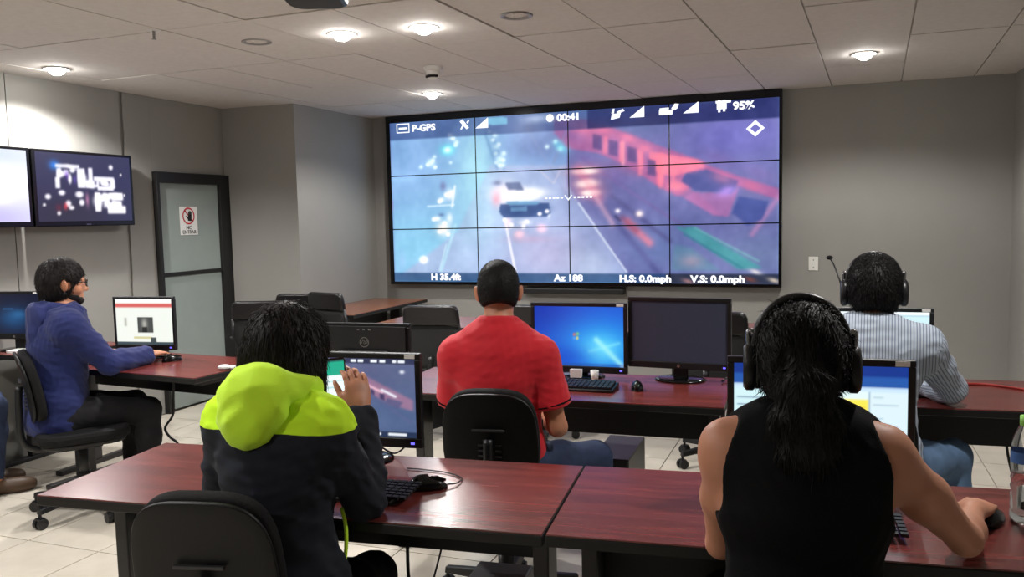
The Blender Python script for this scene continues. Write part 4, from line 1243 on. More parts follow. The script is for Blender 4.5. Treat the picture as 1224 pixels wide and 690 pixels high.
def mesh_chair(loc, rz, label, arms=True, bw=.46, top=.97):
    """taller conference chair: leather head band over a mesh back"""
    o = empty('mesh_chair', loc, rz, label, 'chair')
    chair_base(o)
    MB().prism(rrect(.48, .47, .10, 7), .42, .49).build('seat', M['fabric_black'], o, bevel=.025)
    MB().box((0, -.02, .395), (.18, .24, .05)).build('mechanism', M['plastic'], o, bevel=.008)
    dep = lambda x, z: -.225 - .13 * (z - .5) + .28 * x * x
    zb = top - .13
    band = [(-bw / 2 + .035, top), (-bw / 2 + .012, top - .010), (-bw / 2, top - .035), (-bw / 2 - .006, zb), (bw / 2 + .006, zb), (bw / 2, top - .035), (bw / 2 - .012, top - .010), (bw / 2 - .035, top)]
    dense = []
    for i in range(len(band)):
        a, b = band[i], band[(i + 1) % len(band)]
        m = max(1, int(math.hypot(a[0] - b[0], a[1] - b[1]) / .04))
        dense += [(a[0] + (b[0] - a[0]) * t / m, a[1] + (b[1] - a[1]) * t / m) for t in range(m)]
    solid(shell_mesh(dense, dep, 4).build('head_band', M['leather'], o, smooth=True), .045, 0, .016)
    low = [(-bw / 2, zb), (-bw / 2 - .01, .70), (-bw / 2 + .03, .55), (-bw / 2 + .06, .52), (bw / 2 - .06, .52), (bw / 2 - .03, .55), (bw / 2 + .01, .70), (bw / 2, zb)]
    dense = []
    for i in range(len(low)):
        a, b = low[i], low[(i + 1) % len(low)]
        m = max(1, int(math.hypot(a[0] - b[0], a[1] - b[1]) / .05))
        dense += [(a[0] + (b[0] - a[0]) * t / m, a[1] + (b[1] - a[1]) * t / m) for t in range(m)]
    solid(shell_mesh(dense, dep, 4).build('mesh_back', M['mesh'], o, smooth=True), .012, 0)
    MB().tube([(x, dep(x, z), z) for x, z in low + [low[0]]], .013, n=8).build('back_frame', M['plastic'], o, smooth=True)
    MB().tube([(0, -.05, .39), (0, -.22, .38), (0, -.30, .45), (0, -.30, .62)], .022, n=10, sub=6).build('back_support', M['plastic'], o, smooth=True)
    if arms:
        for s in (-1, 1):
            ar = MB().tube([(s * .22, -.02, .40), (s * .28, -.02, .46), (s * .285, -.04, .58), (s * .28, -.03, .655)], .015, n=8, sub=5).build('armrest', M['plastic'], o, smooth=True)
            MB().box((s * .28, .0, .668), (.06, .25, .026)).build('arm_pad', M['plastic'], ar, bevel=.01)
    return o

mesh_chair((-3.95, 5.25, 0), radians(20), 'black chair nearest the dark door frame, arm pointing at the door', top=.955)
mesh_chair((-4.19, 6.20, 0), radians(12), 'black chair before the grey column, left of the pair', bw=.36, top=.958).location = (-3.98, 5.78, 0)
mesh_chair((-3.80, 6.15, 0), radians(-16), 'black chair before the grey column, right of the pair', bw=.38, top=.985).location = (-3.50, 5.64, 0)
mesh_chair((-2.50, 5.18, 0), radians(8), 'black leather-topped chair between the aerial-view monitor and the person in red', top=.955, bw=.38)
mesh_chair((-1.90, 5.33, 0), radians(0), 'black chair half hidden behind the shoulder of the person in red', top=.955)
mesh_chair((-.62, 5.12, 0), radians(-10), 'black chair half hidden at the right edge of the switched-off monitor', top=.96)

task_chair((-1.185, 2.96, 0), radians(10), 'black swivel chair under the person in red', bw=.355, bh=.34, bz=.735)
task_chair((-3.72, 3.26, 0), radians(-36), 'black swivel chair under the person in blue', bw=.40, bh=.36, bz=.71)
task_chair((-1.375, 1.69, 0), radians(14), 'black swivel chair in the foreground beside the lime-hooded person', bw=.35, bh=.38, bz=.728)
task_chair((-.05, 1.78, 0), radians(5), 'black swivel chair under the person in black', bw=.36, bh=.26, bz=.62)
task_chair((.10, 3.38, 0), radians(2), 'black swivel chair under the person in the striped shirt', bw=.36, bh=.36, bz=.68)
task_chair((-4.62, 2.90, 0), radians(-20), 'black swivel chair under the person at the far left edge', bw=.40, bh=.36, bz=.68)

# ------------------------------------------------------------------ people: smooth-blended volumes turned into one surface
def V3(*a): return np.array(a, float)

class Prim:
    def __init__(s, fn, lo, hi, k): s.fn, s.lo, s.hi, s.k = fn, np.array(lo), np.array(hi), k

def cone(a, b, ra, rb, k=.02, cutp=None, flat=None):
    a, b = np.array(a, float), np.array(b, float)
    ab = b - a
    L2 = float(ab @ ab) + 1e-9
    def fn(X, Y, Z):
        px, py, pz = X - a[0], Y - a[1], Z - a[2]
        t = np.clip((px * ab[0] + py * ab[1] + pz * ab[2]) / L2, 0, 1)
        r = ra + (rb - ra) * t
        d = np.sqrt((px - t * ab[0]) ** 2 + (py - t * ab[1]) ** 2 + (pz - t * ab[2]) ** 2) - r
        if cutp is not None:
            o_, n_ = cutp
            d = np.maximum(d, (X - o_[0]) * n_[0] + (Y - o_[1]) * n_[1] + (Z - o_[2]) * n_[2])
        return d
    m = max(ra, rb)
    return Prim(fn, np.minimum(a, b) - m, np.maximum(a, b) + m, k)

def ell(c, r, R=None, k=.02, cutp=None):
    c, r = np.array(c, float), np.array(r, float)
    R = np.eye(3) if R is None else np.array(R)
    def fn(X, Y, Z):
        x, y, z = X - c[0], Y - c[1], Z - c[2]
        q = [(R[0, i] * x + R[1, i] * y + R[2, i] * z) for i in range(3)]
        k0 = np.sqrt(sum((q[i] / r[i]) ** 2 for i in range(3)))
        k1 = np.sqrt(sum((q[i] / r[i] ** 2) ** 2 for i in range(3))) + 1e-6
        d = k0 * (k0 - 1) / k1
        d = np.where(k0 < 1e-3, -float(r.min()), d)
        if cutp is not None:
            o_, n_ = cutp
            d = np.maximum(d, (X - o_[0]) * n_[0] + (Y - o_[1]) * n_[1] + (Z - o_[2]) * n_[2])
        return d
    m = float(r.max())
    return Prim(fn, c - m, c + m, k)

def loft(a, b, ra, rb, Xa, k=.03):
    """tapered elliptical segment; ra, rb = (side, depth)"""
    a, b = np.array(a, float), np.array(b, float)
    ab = b - a
    L2 = float(ab @ ab)
    zx = ab / sqrt(L2)
    xa = np.array(Xa, float)
    xa = xa - zx * (xa @ zx)
    xa /= np.linalg.norm(xa)
    ya = np.cross(zx, xa)
    def fn(X, Y, Z):
        px, py, pz = X - a[0], Y - a[1], Z - a[2]
        t = np.clip((px * ab[0] + py * ab[1] + pz * ab[2]) / L2, 0, 1)
        wx, wy, wz = px - t * ab[0], py - t * ab[1], pz - t * ab[2]
        u = wx * xa[0] + wy * xa[1] + wz * xa[2]
        v = wx * ya[0] + wy * ya[1] + wz * ya[2]
        w = wx * zx[0] + wy * zx[1] + wz * zx[2]
        rx = ra[0] + (rb[0] - ra[0]) * t
        ry = ra[1] + (rb[1] - ra[1]) * t
        rm = np.minimum(rx, ry)
        k0 = np.sqrt((u / rx) ** 2 + (v / ry) ** 2 + (w / (rm * .8)) ** 2)
        k1 = np.sqrt((u / rx ** 2) ** 2 + (v / ry ** 2) ** 2 + (w / (rm * .8) ** 2) ** 2) + 1e-6
        return np.where(k0 < 1e-3, -rm, k0 * (k0 - 1) / k1)
    m = max(*ra, *rb)
    return Prim(fn, np.minimum(a, b) - m, np.maximum(a, b) + m, k)

class Field:
    def __init__(s, lo, hi, vox):
        s.lo, s.vox = np.array(lo, float), vox
        s.n = np.ceil((np.array(hi) - s.lo) / vox).astype(int) + 1
        s.d = np.full(s.n, .5, np.float32)
    def sl(s, lo, hi):
        i0 = np.clip(np.floor((lo - s.lo) / s.vox).astype(int), 0, s.n)
        i1 = np.clip(np.ceil((hi - s.lo) / s.vox).astype(int) + 1, 0, s.n)
        ax = [(s.lo[i] + s.vox * np.arange(i0[i], i1[i])).astype(np.float32) for i in range(3)]
        return (tuple(slice(i0[i], i1[i]) for i in range(3)), ax[0][:, None, None], ax[1][None, :, None], ax[2][None, None, :])
    def add(s, p, inf=0.0):
        m = p.k + 3 * s.vox + max(inf, 0)
        sl_, X, Y, Z = s.sl(p.lo - m, p.hi + m)
        a = s.d[sl_]
        if a.size == 0: return
        b = (p.fn(X, Y, Z) - inf).astype(np.float32)
        h = np.maximum(p.k - np.abs(a - b), 0) / max(p.k, 1e-6)
        s.d[sl_] = np.minimum(a, b) - h * h * p.k * .25
    def cutout(s, p, inf=0.0, k=.006):
        m = k + 3 * s.vox + max(inf, 0)
        sl_, X, Y, Z = s.sl(p.lo - m, p.hi + m)
        a = s.d[sl_]
        if a.size == 0: return
        b = -(p.fn(X, Y, Z) - inf).astype(np.float32)
        h = np.maximum(k - np.abs(a - b), 0) / k
        s.d[sl_] = np.maximum(a, b) + h * h * k * .25
    def plane(s, o, n):
        sl_, X, Y, Z = s.sl(s.lo, s.lo + s.vox * s.n)
        s.d = np.maximum(s.d, ((X - o[0]) * n[0] + (Y - o[1]) * n[1] + (Z - o[2]) * n[2]).astype(np.float32))
    def ripple(s, fn):
        idx = np.argwhere(np.abs(s.d) < .022)
        p = s.lo + idx * s.vox
        s.d[idx[:, 0], idx[:, 1], idx[:, 2]] += fn(p[:, 0], p[:, 1], p[:, 2]).astype(np.float32)
    def surface(s):
        d = s.d
        ins = d < 0
        n = s.n
        pos = np.zeros((0, 3)); cell = np.zeros(0, np.int64)
        quads = []
        strides = np.array([n[1] * n[2], n[2], 1])
        acc_c, acc_p = [], []
        for ax in range(3):
            s0 = [slice(None)] * 3; s1 = [slice(None)] * 3
            s0[ax] = slice(0, -1); s1[ax] = slice(1, None)
            ch = ins[tuple(s0)] != ins[tuple(s1)]
            idx = np.argwhere(ch)
            o1, o2 = (ax + 1) % 3, (ax + 2) % 3
            ok = (idx[:, o1] > 0) & (idx[:, o2] > 0) & (idx[:, o1] < n[o1] - 1) & (idx[:, o2] < n[o2] - 1)
            idx = idx[ok]
            j = idx.copy(); j[:, ax] += 1
            a = d[idx[:, 0], idx[:, 1], idx[:, 2]].astype(float)
            b = d[j[:, 0], j[:, 1], j[:, 2]].astype(float)
            t = a / (a - b)
            p = idx.astype(float)
            p[:, ax] += t
            base = idx @ strides
            c4 = [base, base - strides[o1], base - strides[o1] - strides[o2], base - strides[o2]]
            for c_ in c4:
                acc_c.append(c_); acc_p.append(p)
            q = np.stack(c4, 1)
            fl = a < 0
            q[~fl] = q[~fl][:, ::-1]
            quads.append(q)
        cells = np.concatenate(acc_c); P_ = np.concatenate(acc_p)
        uq, inv = np.unique(cells, return_inverse=True)
        cnt = np.bincount(inv)
        V = np.stack([np.bincount(inv, P_[:, i]) / cnt for i in range(3)], 1)
        Q = np.searchsorted(uq, np.concatenate(quads))
        return s.lo + V * s.vox, Q

def field_mesh(name, prims, vox, inf=0.0, cuts=(), planes=(), ripple=None, smooth_iter=2, extra=(), ripple2=None):
    al = list(prims) + list(extra)
    lo = np.min([p.lo for p in al], 0) - .03 - inf
    hi = np.max([p.hi for p in al], 0) + .03 + inf
    f = Field(lo, hi, vox)
    for p in prims: f.add(p, inf)
    if ripple is not None: f.ripple(ripple)
    for p in cuts: f.cutout(p)
    for o_, n_ in planes: f.plane(np.array(o_, float), np.array(n_, float))
    for p in extra: f.add(p, 0)
    if ripple2 is not None: f.ripple(ripple2)
    V, Q = f.surface()
    for _ in range(smooth_iter):
        nb = np.zeros_like(V); ct = np.zeros(len(V))
        for a, b in ((0, 1), (1, 2), (2, 3), (3, 0)):
            for i in range(3):
                nb[:, i] += np.bincount(Q[:, a], V[Q[:, b], i], len(V)) + np.bincount(Q[:, b], V[Q[:, a], i], len(V))
            ct += np.bincount(Q[:, a], minlength=len(V)) + np.bincount(Q[:, b], minlength=len(V))
        V = V * .5 + .5 * nb / np.maximum(ct, 1)[:, None]
    me = bpy.data.meshes.new(name)
    me.vertices.add(len(V))
    me.vertices.foreach_set('co', V.ravel())
    me.loops.add(Q.size)
    me.loops.foreach_set('vertex_index', Q.ravel().astype(np.int32))
    me.polygons.add(len(Q))
    me.polygons.foreach_set('loop_start', np.arange(0, Q.size, 4, dtype=np.int32))
    me.update(calc_edges=True)
    smooth_mesh(me)
    return me

def fobj(name, me, m, parent=None):
    o = bpy.data.objects.new(name, me)
    link(o)
    if me.materials:
        me.materials.clear()
    for q in (m if isinstance(m, (list, tuple)) else [m]): me.materials.append(q)
    if parent is not None: o.parent = parent
    return o

def folds(amp, seed, sc=1.0, zdir=1.0):
    r = np.random.RandomState(seed)
    K = []
    for i in range(5):
        d = r.normal(size=3) * np.array([1.0, 1.0, 1.5 * zdir])
        d /= np.linalg.norm(d)
        K.append((d * 2 * pi / (r.uniform(.05, .13) * sc), r.uniform(0, 6.28), r.uniform(.5, 1)))
    def fn(x, y, z):
        wx = x + .025 * np.sin(z * 17 + y * 9 + seed)
        wy = y + .025 * np.sin(x * 15 + z * 11)
        wz = z + .03 * np.sin(x * 13 + y * 12 + seed)
        t = 0
        for k, ph, a in K:
            sn = np.sin(wx * k[0] + wy * k[1] + wz * k[2] + ph)
            t = t + a * (np.abs(sn) * 2 - 1) * .6
        return amp * t / 2
    return fn

def rot3(yaw=0, pitch=0, roll=0):
    return np.array(Matrix.Rotation(yaw, 3, 'Z') @ Matrix.Rotation(pitch, 3, 'X') @ Matrix.Rotation(roll, 3, 'Y'))

def ik(S, W, pole, a, b):
    S, W, pole = map(lambda q: np.array(q, float), (S, W, pole))
    v = W - S
    L = np.linalg.norm(v)
    L2 = min(L, (a + b) * .995)
    v = v / L
    W = S + v * L2
    x = (a * a - b * b + L2 * L2) / (2 * L2)
    h = sqrt(max(a * a - x * x, 1e-6))
    p = pole - S
    p = p - v * (p @ v)
    p /= (np.linalg.norm(p) + 1e-9)
    return S + v * x + p * h, W

def hand_prims(w, d, n, side, curl=.35, thumb=.6, spread=1.0, scale=1.0, tcurl=.3):
    """w wrist, d towards the fingers, n out of the back of the hand; side +1 right hand, -1 left"""
    w, d, n = np.array(w, float), np.array(d, float), np.array(n, float)
    d /= np.linalg.norm(d)
    n = n - d * (n @ d)
    n /= np.linalg.norm(n)
    s = np.cross(d, n)
    S = scale
    R = np.stack([s, d, n], 1)
    out = [ell(w + d * .052 * S, (.041 * S, .056 * S, .017 * S), R, k=.012), cone(w - d * .01, w + d * .03 * S, .026 * S, .024 * S, k=.02)]
    lens = [.074, .083, .077, .060]
    for i in range(4):
        off = (-.0315 + .0208 * i) * side * spread
        p = w + d * (.088 - .004 * abs(i - 1.2)) * S + s * off * S
        out.append(cone(w + d * .05 * S + s * off * .8 * S, p, .0105 * S, .0095 * S, k=.008))
        ang = curl * .55
        dirv = d + s * off * 1.2 * (spread)
        dirv /= np.linalg.norm(dirv)
        for j, fr_ in enumerate((.45, .31, .24)):
            dv = dirv * cos(ang) - n * sin(ang)
            q = p + dv * lens[i] * fr_ * S
            out.append(cone(p, q, (.0092 - .0007 * j) * S, (.0087 - .0008 * j) * S, k=.002))
            p = q
            ang += curl
    p = w + d * .022 * S - s * side * .026 * S - n * .006 * S
    dv = d * cos(thumb) - s * side * sin(thumb) - n * .25
    dv /= np.linalg.norm(dv)
    q = p + dv * .042 * S
    out.append(cone(p, q, .015 * S, .0115 * S, k=.012))
    dv2 = dv * cos(tcurl) + (d * .7 + s * side * .6 - n * .2) * sin(tcurl)
    dv2 /= np.linalg.norm(dv2)
    q2 = q + dv2 * .030 * S
    out.append(cone(q, q2, .0112 * S, .0098 * S, k=.003))
    out.append(cone(q2, q2 + dv2 * .022 * S, .0098 * S, .0078 * S, k=.003))
    return out

def head_prims(c, R, s=1.0):
    c = np.array(c, float)
    T = lambda x, y, z: c + R @ (np.array([x, y, z]) * s)
    E_ = lambda x, y, z, a, b, d, k=.015, q=None: ell(T(x, y, z), (a * s, b * s, d * s), R if q is None else R @ q, k)
    out = [E_(0, -.012, .028, .076, .096, .090), E_(0, .032, -.040, .060, .066, .078, .03), E_(0, .030, .010, .066, .068, .07, .03),
           E_(0, .078, -.092, .026, .022, .020, .025), E_(0, .083, .022, .050, .016, .011, .012),
           cone(T(0, .092, .008), T(0, .113, -.028), .008 * s, .0125 * s, .010), E_(.012, .102, -.032, .008, .010, .007, .008), E_(-.012, .102, -.032, .008, .010, .007, .008),
           E_(0, .092, -.060, .022, .010, .006, .006), E_(0, .090, -.071, .019, .010, .007, .006),
           E_(.045, .062, -.030, .022, .024, .022, .02), E_(-.045, .062, -.030, .022, .024, .022, .02)]
    for sd in (-1, 1):
        q = rot3(sd * -.45, .15, sd * .2)
        out.append(E_(sd * .084, -.006, -.008, .010, .021, .033, .008, q))
        out.append(E_(sd * .080, .000, -.030, .008, .010, .012, .006, q))
    return out

def build_person(name, base, yaw, label, group=None, sw=.178, female=False, lean=.06, hip=.565, side=0.0, head=(0, .055, .675), hrot=(0, 0, 0), hs=1.0,
                 wr=(.2, .35, .78), wl=(-.2, .35, .78), pr=(.4, -.2, .6), pl=(-.4, -.2, .6), hd_r=None, hd_l=None, hn_r=(0, 0, 1), hn_l=(0, 0, 1), curl_r=.35, curl_l=.35,
                 kr=(.16, .42, .50), kl=(-.16, .42, .50), ar=(.17, .40, .09), al=(-.17, .40, .09), skin='skin', vox=.0055, armlen=(.285, .25), fat=1.0, sh_drop=0.0, thumb_r=.6):
    P = dict(yaw=yaw, sw=sw)
    sp = lambda z, dy=0.0: V3(side * z, lean * z + dy, hip + z)
    fx = .88 if female else 1.0
    fw_ = (fat * fx)
    rows = [(-.055, .165, .118), (.06, .158, .112), (.18, .138 if not female else .126, .100), (.33, .152, .112), (.43, .150, .102), (.495, .105, .078)]
    torso = []
    for (z0, a0, b0), (z1, a1, b1) in zip(rows[:-1], rows[1:]):
        torso.append(loft(sp(z0), sp(z1), (a0 * fw_ if z0 > .1 else a0 * fat, b0 * fw_), (a1 * fw_ if z1 > .1 else a1 * fat, b1 * fw_), (1, 0, 0), k=.04))
    Sr, Sl = sp(.45 - sh_drop) + V3(sw, -.005, 0), sp(.45 - sh_drop) + V3(-sw, -.005, 0)
    nb = sp(.52, .0)
    for S_ in (Sr, Sl):
        torso.append(cone(sp(.49), S_ + V3(0, 0, .012), .052 * fx, .050 * fx, k=.05))
        torso.append(cone(sp(.38), S_ - V3(0, 0, .03), .075 * fx, .055 * fx, k=.05))
    hc = V3(*head) + V3(0, 0, hip)
    Rh = rot3(*hrot)
    neck = [cone(sp(.47), hc + Rh @ V3(0, -.012, -.06), .060 * fx, .052 * fx, k=.04)]
    hp = head_prims(hc, Rh, hs)
    arms = {}
    for sd, S_, W_, pole in ((1, Sr, wr, pr), (-1, Sl, wl, pl)):
        E_, W_ = ik(S_, W_, pole, *armlen)
        arms[sd] = (S_, E_, W_)
    ua, fa, hn = {}, {}, {}
    for sd in (1, -1):
        S_, E_, W_ = arms[sd]
        ua[sd] = [cone(S_, S_ + (E_ - S_) * .5, .056 * fx, .046 * fx * fat, k=.035), cone(S_ + (E_ - S_) * .5, E_, .046 * fx * fat, .036 * fx, k=.02)]
        m_ = E_ + (W_ - E_) * .3
        fa[sd] = [cone(E_, m_, .037 * fx, .040 * fx, k=.02), cone(m_, W_, .040 * fx, .025 * fx, k=.02)]
        hdv = {1: hd_r, -1: hd_l}[sd]
        hdv = (W_ - E_) if hdv is None else np.array(hdv, float)
        hn[sd] = hand_prims(W_, hdv, {1: hn_r, -1: hn_l}[sd], sd, {1: curl_r, -1: curl_l}[sd], scale=.93 if female else 1.0, thumb=thumb_r if sd == 1 else .6)
    legs, shins, feet = {}, {}, {}
    for sd, K_, A_ in ((1, kr, ar), (-1, kl, al)):
        h0 = V3(sd * .085, .0, hip - .03)
        K_, A_ = V3(*K_), V3(*A_)
        legs[sd] = [cone(h0, h0 + (K_ - h0) * .5, .088 * fat, .078, k=.04), cone(h0 + (K_ - h0) * .5, K_, .078, .056, k=.03)]
        m_ = K_ + (A_ - K_) * .35
        shins[sd] = [cone(K_, m_, .056, .056, k=.03), cone(m_, A_, .056, .036, k=.03)]
        dv = A_ - V3(sd * .085, 0, A_[2])
        dv[2] = 0
        dv = V3(K_[0] - h0[0], K_[1] - h0[1], 0)
        dv /= np.linalg.norm(dv)
        Rf = np.stack([np.cross(dv, V3(0, 0, 1)), dv, V3(0, 0, 1)], 1)
        az = A_[2]
        feet[sd] = [ell(A_ + dv * .07 + V3(0, 0, .035 - az + .005), (.042, .125, .038), Rf, k=.03), ell(A_ + dv * .125 + V3(0, 0, .028 - az + .005), (.044, .07, .028), Rf, k=.03), cone(A_, A_ + V3(0, 0, .045 - az), .036, .036, k=.03)]
    allp = torso + neck + hp
    for sd in (1, -1): allp += ua[sd] + fa[sd] + hn[sd] + legs[sd] + shins[sd] + feet[sd]
    body = fobj(name, field_mesh(name, allp, vox), M[skin])
    body.location = (base[0], base[1], 0)
    body.rotation_euler = (0, 0, yaw)
    tag(body, label, 'person', group)
    for sd in (1, -1):
        e = hc + Rh @ (V3(sd * .031, .083, .004) * hs)
        eb = MB().ball(tuple(e), .0125 * hs, 14, 10).build('eye', M['eye'], body, smooth=True)
        MB().ball(tuple(hc + Rh @ (V3(sd * .031, .0935, .004) * hs)), .0042 * hs, 10, 6).build('iris', M['iris'], eb, smooth=True)
    P.update(body=body, torso=torso, neck=neck, head=hp, ua=ua, fa=fa, hn=hn, legs=legs, shins=shins, feet=feet, arms=arms, hc=hc, Rh=Rh, sp=sp, hip=hip, S=(Sr, Sl), hs=hs, lean=lean)
    return P

def trousers(P, m, vox=.008, seed=1, inf=.010, name='trousers', shoe='shoe_black'):
    hip = P['hip']
    pr_ = [q for q in P['torso'][:2]]
    for sd in (1, -1): pr_ += P['legs'][sd] + P['shins'][sd]
    me = field_mesh(name, pr_, vox, inf, ripple=folds(.003, seed, 1.0), planes=[((0, 0, .085), (0, 0, -1)), (tuple(P['sp'](.12)), (0, 0, 1))])
    fobj(name, me, M[m], P['body'])
    for sd in (1, -1):
        f_ = P['feet'][sd]
        me = field_mesh('shoe', f_, .006, .006, planes=[((0, 0, .004), (0, 0, -1)), ((0, 0, .115), (0, 0, 1))])
        fobj('shoe', me, M[shoe], P['body'])

def top_garment(P, name, m, sleeve=1.0, inf=.014, amp=.004, seed=3, vox=.007, hem=-.02, extra=(), cuts=(), collar=.53, loose=0.0):
    pr_ = list(P['torso'])
    for sd in (1, -1):
        S_, E_, W_ = P['arms'][sd]
        if sleeve >= 1.5:
            pr_ += P['ua'][sd] + [cone(E_, E_ + (W_ - E_) * .3, .042, .043, k=.02), cone(E_ + (W_ - E_) * .3, W_, .043, .031, k=.02, cutp=(W_ - (W_ - E_) * .02, (W_ - E_) / np.linalg.norm(W_ - E_)))]
        elif sleeve > 0:
            e = S_ + (E_ - S_) * sleeve
            n_ = (E_ - S_) / np.linalg.norm(E_ - S_)
            pr_ += [cone(S_, e, .058, .056 + loose, k=.022, cutp=(e, n_))]
    pl_ = [(tuple(P['sp'](hem)), (0, 0, -1))]
    if collar: pl_.append((tuple(P['sp'](collar)), (0, -.25, 1)))
    me = field_mesh(name, pr_, vox, inf, cuts=cuts, planes=pl_, ripple=folds(amp, seed), extra=extra)
    return fobj(name, me, m, P['body'])

def hair_cap(P, name, m, inf=.012, ear=True, front=.055, low=-.05, extra=(), vox=.005, amp=.0015, seed=5, more_cuts=(), neckline=-.075, strand=None):
    hc, R, s = P['hc'], P['Rh'], P['hs']
    T = lambda x, y, z: hc + R @ (V3(x, y, z) * s)
    pr_ = [ell(T(0, -.012, .028), (.076 * s, .096 * s, .090 * s), R, .015), ell(T(0, -.03, -.02), (.066 * s, .072 * s, .085 * s), R, .03)]
    cuts = [ell(T(0, .115, -.065), (.12 * s, .085 * s, .10 * s), R), ell(T(0, .10, -.005), (.062 * s, .05 * s, .05 * s), R)] + list(more_cuts)
    if ear:
        for sd in (1, -1): cuts.append(ell(T(sd * .092, .006, -.018), (.03 * s, .030 * s, .040 * s), R))
    me = field_mesh(name, pr_, vox, inf, cuts=cuts, planes=[(tuple(T(0, 0, neckline)), tuple(R @ V3(0, -.35, -1)))], ripple2=folds(amp, seed, .25, .12), extra=extra)
    o = fobj(name, me, m, P['body'])
    if strand: hair_strands(P, o, m, *strand)
    return o

def hair_strands(P, hair, m, n, length, lift, flow=None, width=.0011, seed=3, jit=.2):
    """loose tapering locks standing on the hair surface"""
    r = np.random.RandomState(seed)
    me = hair.data
    k = len(me.polygons)
    c = np.zeros(k * 3); nn = np.zeros(k * 3)
    me.polygons.foreach_get('center', c); me.polygons.foreach_get('normal', nn)
    c, nn = c.reshape(-1, 3), nn.reshape(-1, 3)
    pick = r.choice(k, min(n, k), replace=False)
    c, nn = c[pick], nn[pick]
    crown = P['hc'] + P['Rh'] @ V3(0, -.045, .12)
    f = (c - crown) if flow is None else flow(c)
    f = f / (np.linalg.norm(f, axis=1, keepdims=True) + 1e-9) + np.array([0, 0, -.6])
    f = f - nn * np.sum(f * nn, 1, keepdims=True)
    f /= np.linalg.norm(f, axis=1, keepdims=True) + 1e-9
    f += r.normal(scale=jit, size=f.shape) + lift * nn
    f /= np.linalg.norm(f, axis=1, keepdims=True)
    L_ = length * r.uniform(.5, 1.2, size=(len(c), 1))
    s = np.cross(f, nn)
    s /= np.linalg.norm(s, axis=1, keepdims=True) + 1e-9
    b0 = c - nn * .002
    mid = c + f * L_ * .5 + nn * .001
    tip = c + f * L_ - nn * (.25 * L_ * lift) + np.array([0, 0, -.1]) * L_
    w = width
    V = np.stack([b0 - s * w, b0 + s * w, b0 + nn * w * 1.5, mid - s * w * .8, mid + s * w * .8, mid + nn * w * 1.2, tip], 1).reshape(-1, 3)
    base = np.arange(len(c)) * 7
    F = []
    for b in base.tolist():
        F += [(b, b + 1, b + 4, b + 3), (b + 1, b + 2, b + 5, b + 4), (b + 2, b, b + 3, b + 5), (b + 3, b + 4, b + 6), (b + 4, b + 5, b + 6), (b + 5, b + 3, b + 6)]
    q = MB()
    q.v, q.f = [tuple(p) for p in V.tolist()], F
    o = q.build('hair_strands', m, hair, smooth=True)
    o['kind'] = 'stuff'
    return o

def to_world(P, p):
    b = P['body']
    c, s = cos(P['yaw']), sin(P['yaw'])
    return Vector((b.location.x + c * p[0] - s * p[1], b.location.y + s * p[0] + c * p[1], p[2]))

def loc(base, yaw, p):
    """world point -> a person's own frame"""
    x, y = p[0] - base[0], p[1] - base[1]
    c, s = cos(yaw), sin(yaw)
    return (c * x + s * y, -s * x + c * y, p[2])

def headset(P, label, boom=0, r=.088, cup=.042, band=.011, top=.125):
    """over-ear headset on the person's head; boom -1/+1 puts a raised microphone on that side"""
    hc, R, s = P['hc'], P['Rh'], P['hs']
    w = to_world(P, hc)
    o = empty('headset', w, 0, label, 'headset')
    o.rotation_euler = (Matrix.Rotation(P['yaw'], 3, 'Z') @ Matrix(R.tolist())).to_euler()
    pts = []
    for k in range(17):
        a = pi * k / 16
        pts.append((r * 1.06 * cos(a) * (1.0 if sin(a) > .2 else 1.0), -.012, .0 + (top + .012) * sin(a) ** .8))
    MB().tube(pts, band, n=8, sub=2).build('headband', M['plastic'], o, smooth=True)
    for sd in (1, -1):
        x = sd * r
        c_ = MB()
        c_.add(*_disc(x - sd * .004, sd, cup * .92, .016)).build('ear_cushion', M['leather'], o, smooth=True)
        c2 = MB()
        c2.add(*_disc(x + sd * .014, sd, cup, .026))
        sh = c2.build('ear_cup', M['plastic'], o, smooth=True)
        MB().tube([(x + sd * .014, -.012, cup * .5), (x + sd * .016, -.012, cup + .02), (x * 1.04, -.012, .06)], .006, n=6, sub=4).build('yoke', M['chrome'], sh, smooth=True)
    if boom:
        x = boom * (r + .02)
        bm = MB().tube([(x, 0, .0), (x + boom * .012, .02, .05), (x + boom * .028, .05, .10), (x + boom * .040, .07, .125)], .0032, n=6, sub=5).build('microphone_boom', M['plastic'], o, smooth=True)
        MB().ball((x + boom * .042, .074, .13), (.013, .010, .009), 10, 6).build('microphone', M['fabric_black'], bm, smooth=True)
    return o

def _disc(x, sd, rad, t, n=28):
    V, F = [], []
    prof = [(0, -t / 2), (rad * .9, -t / 2), (rad, -t / 4), (rad, t / 4), (rad * .86, t / 2), (0, t / 2)]
    for (rr, dx) in prof:
        V += [(x + sd * dx, rr * .85 * cos(2 * pi * k / n) - .006, rr * 1.12 * sin(2 * pi * k / n) - .012) for k in range(n)]
    for i in range(len(prof) - 1):
        F += [(i * n + k, i * n + (k + 1) % n, (i + 1) * n + (k + 1) % n, (i + 1) * n + k) for k in range(n)]
    return V, F

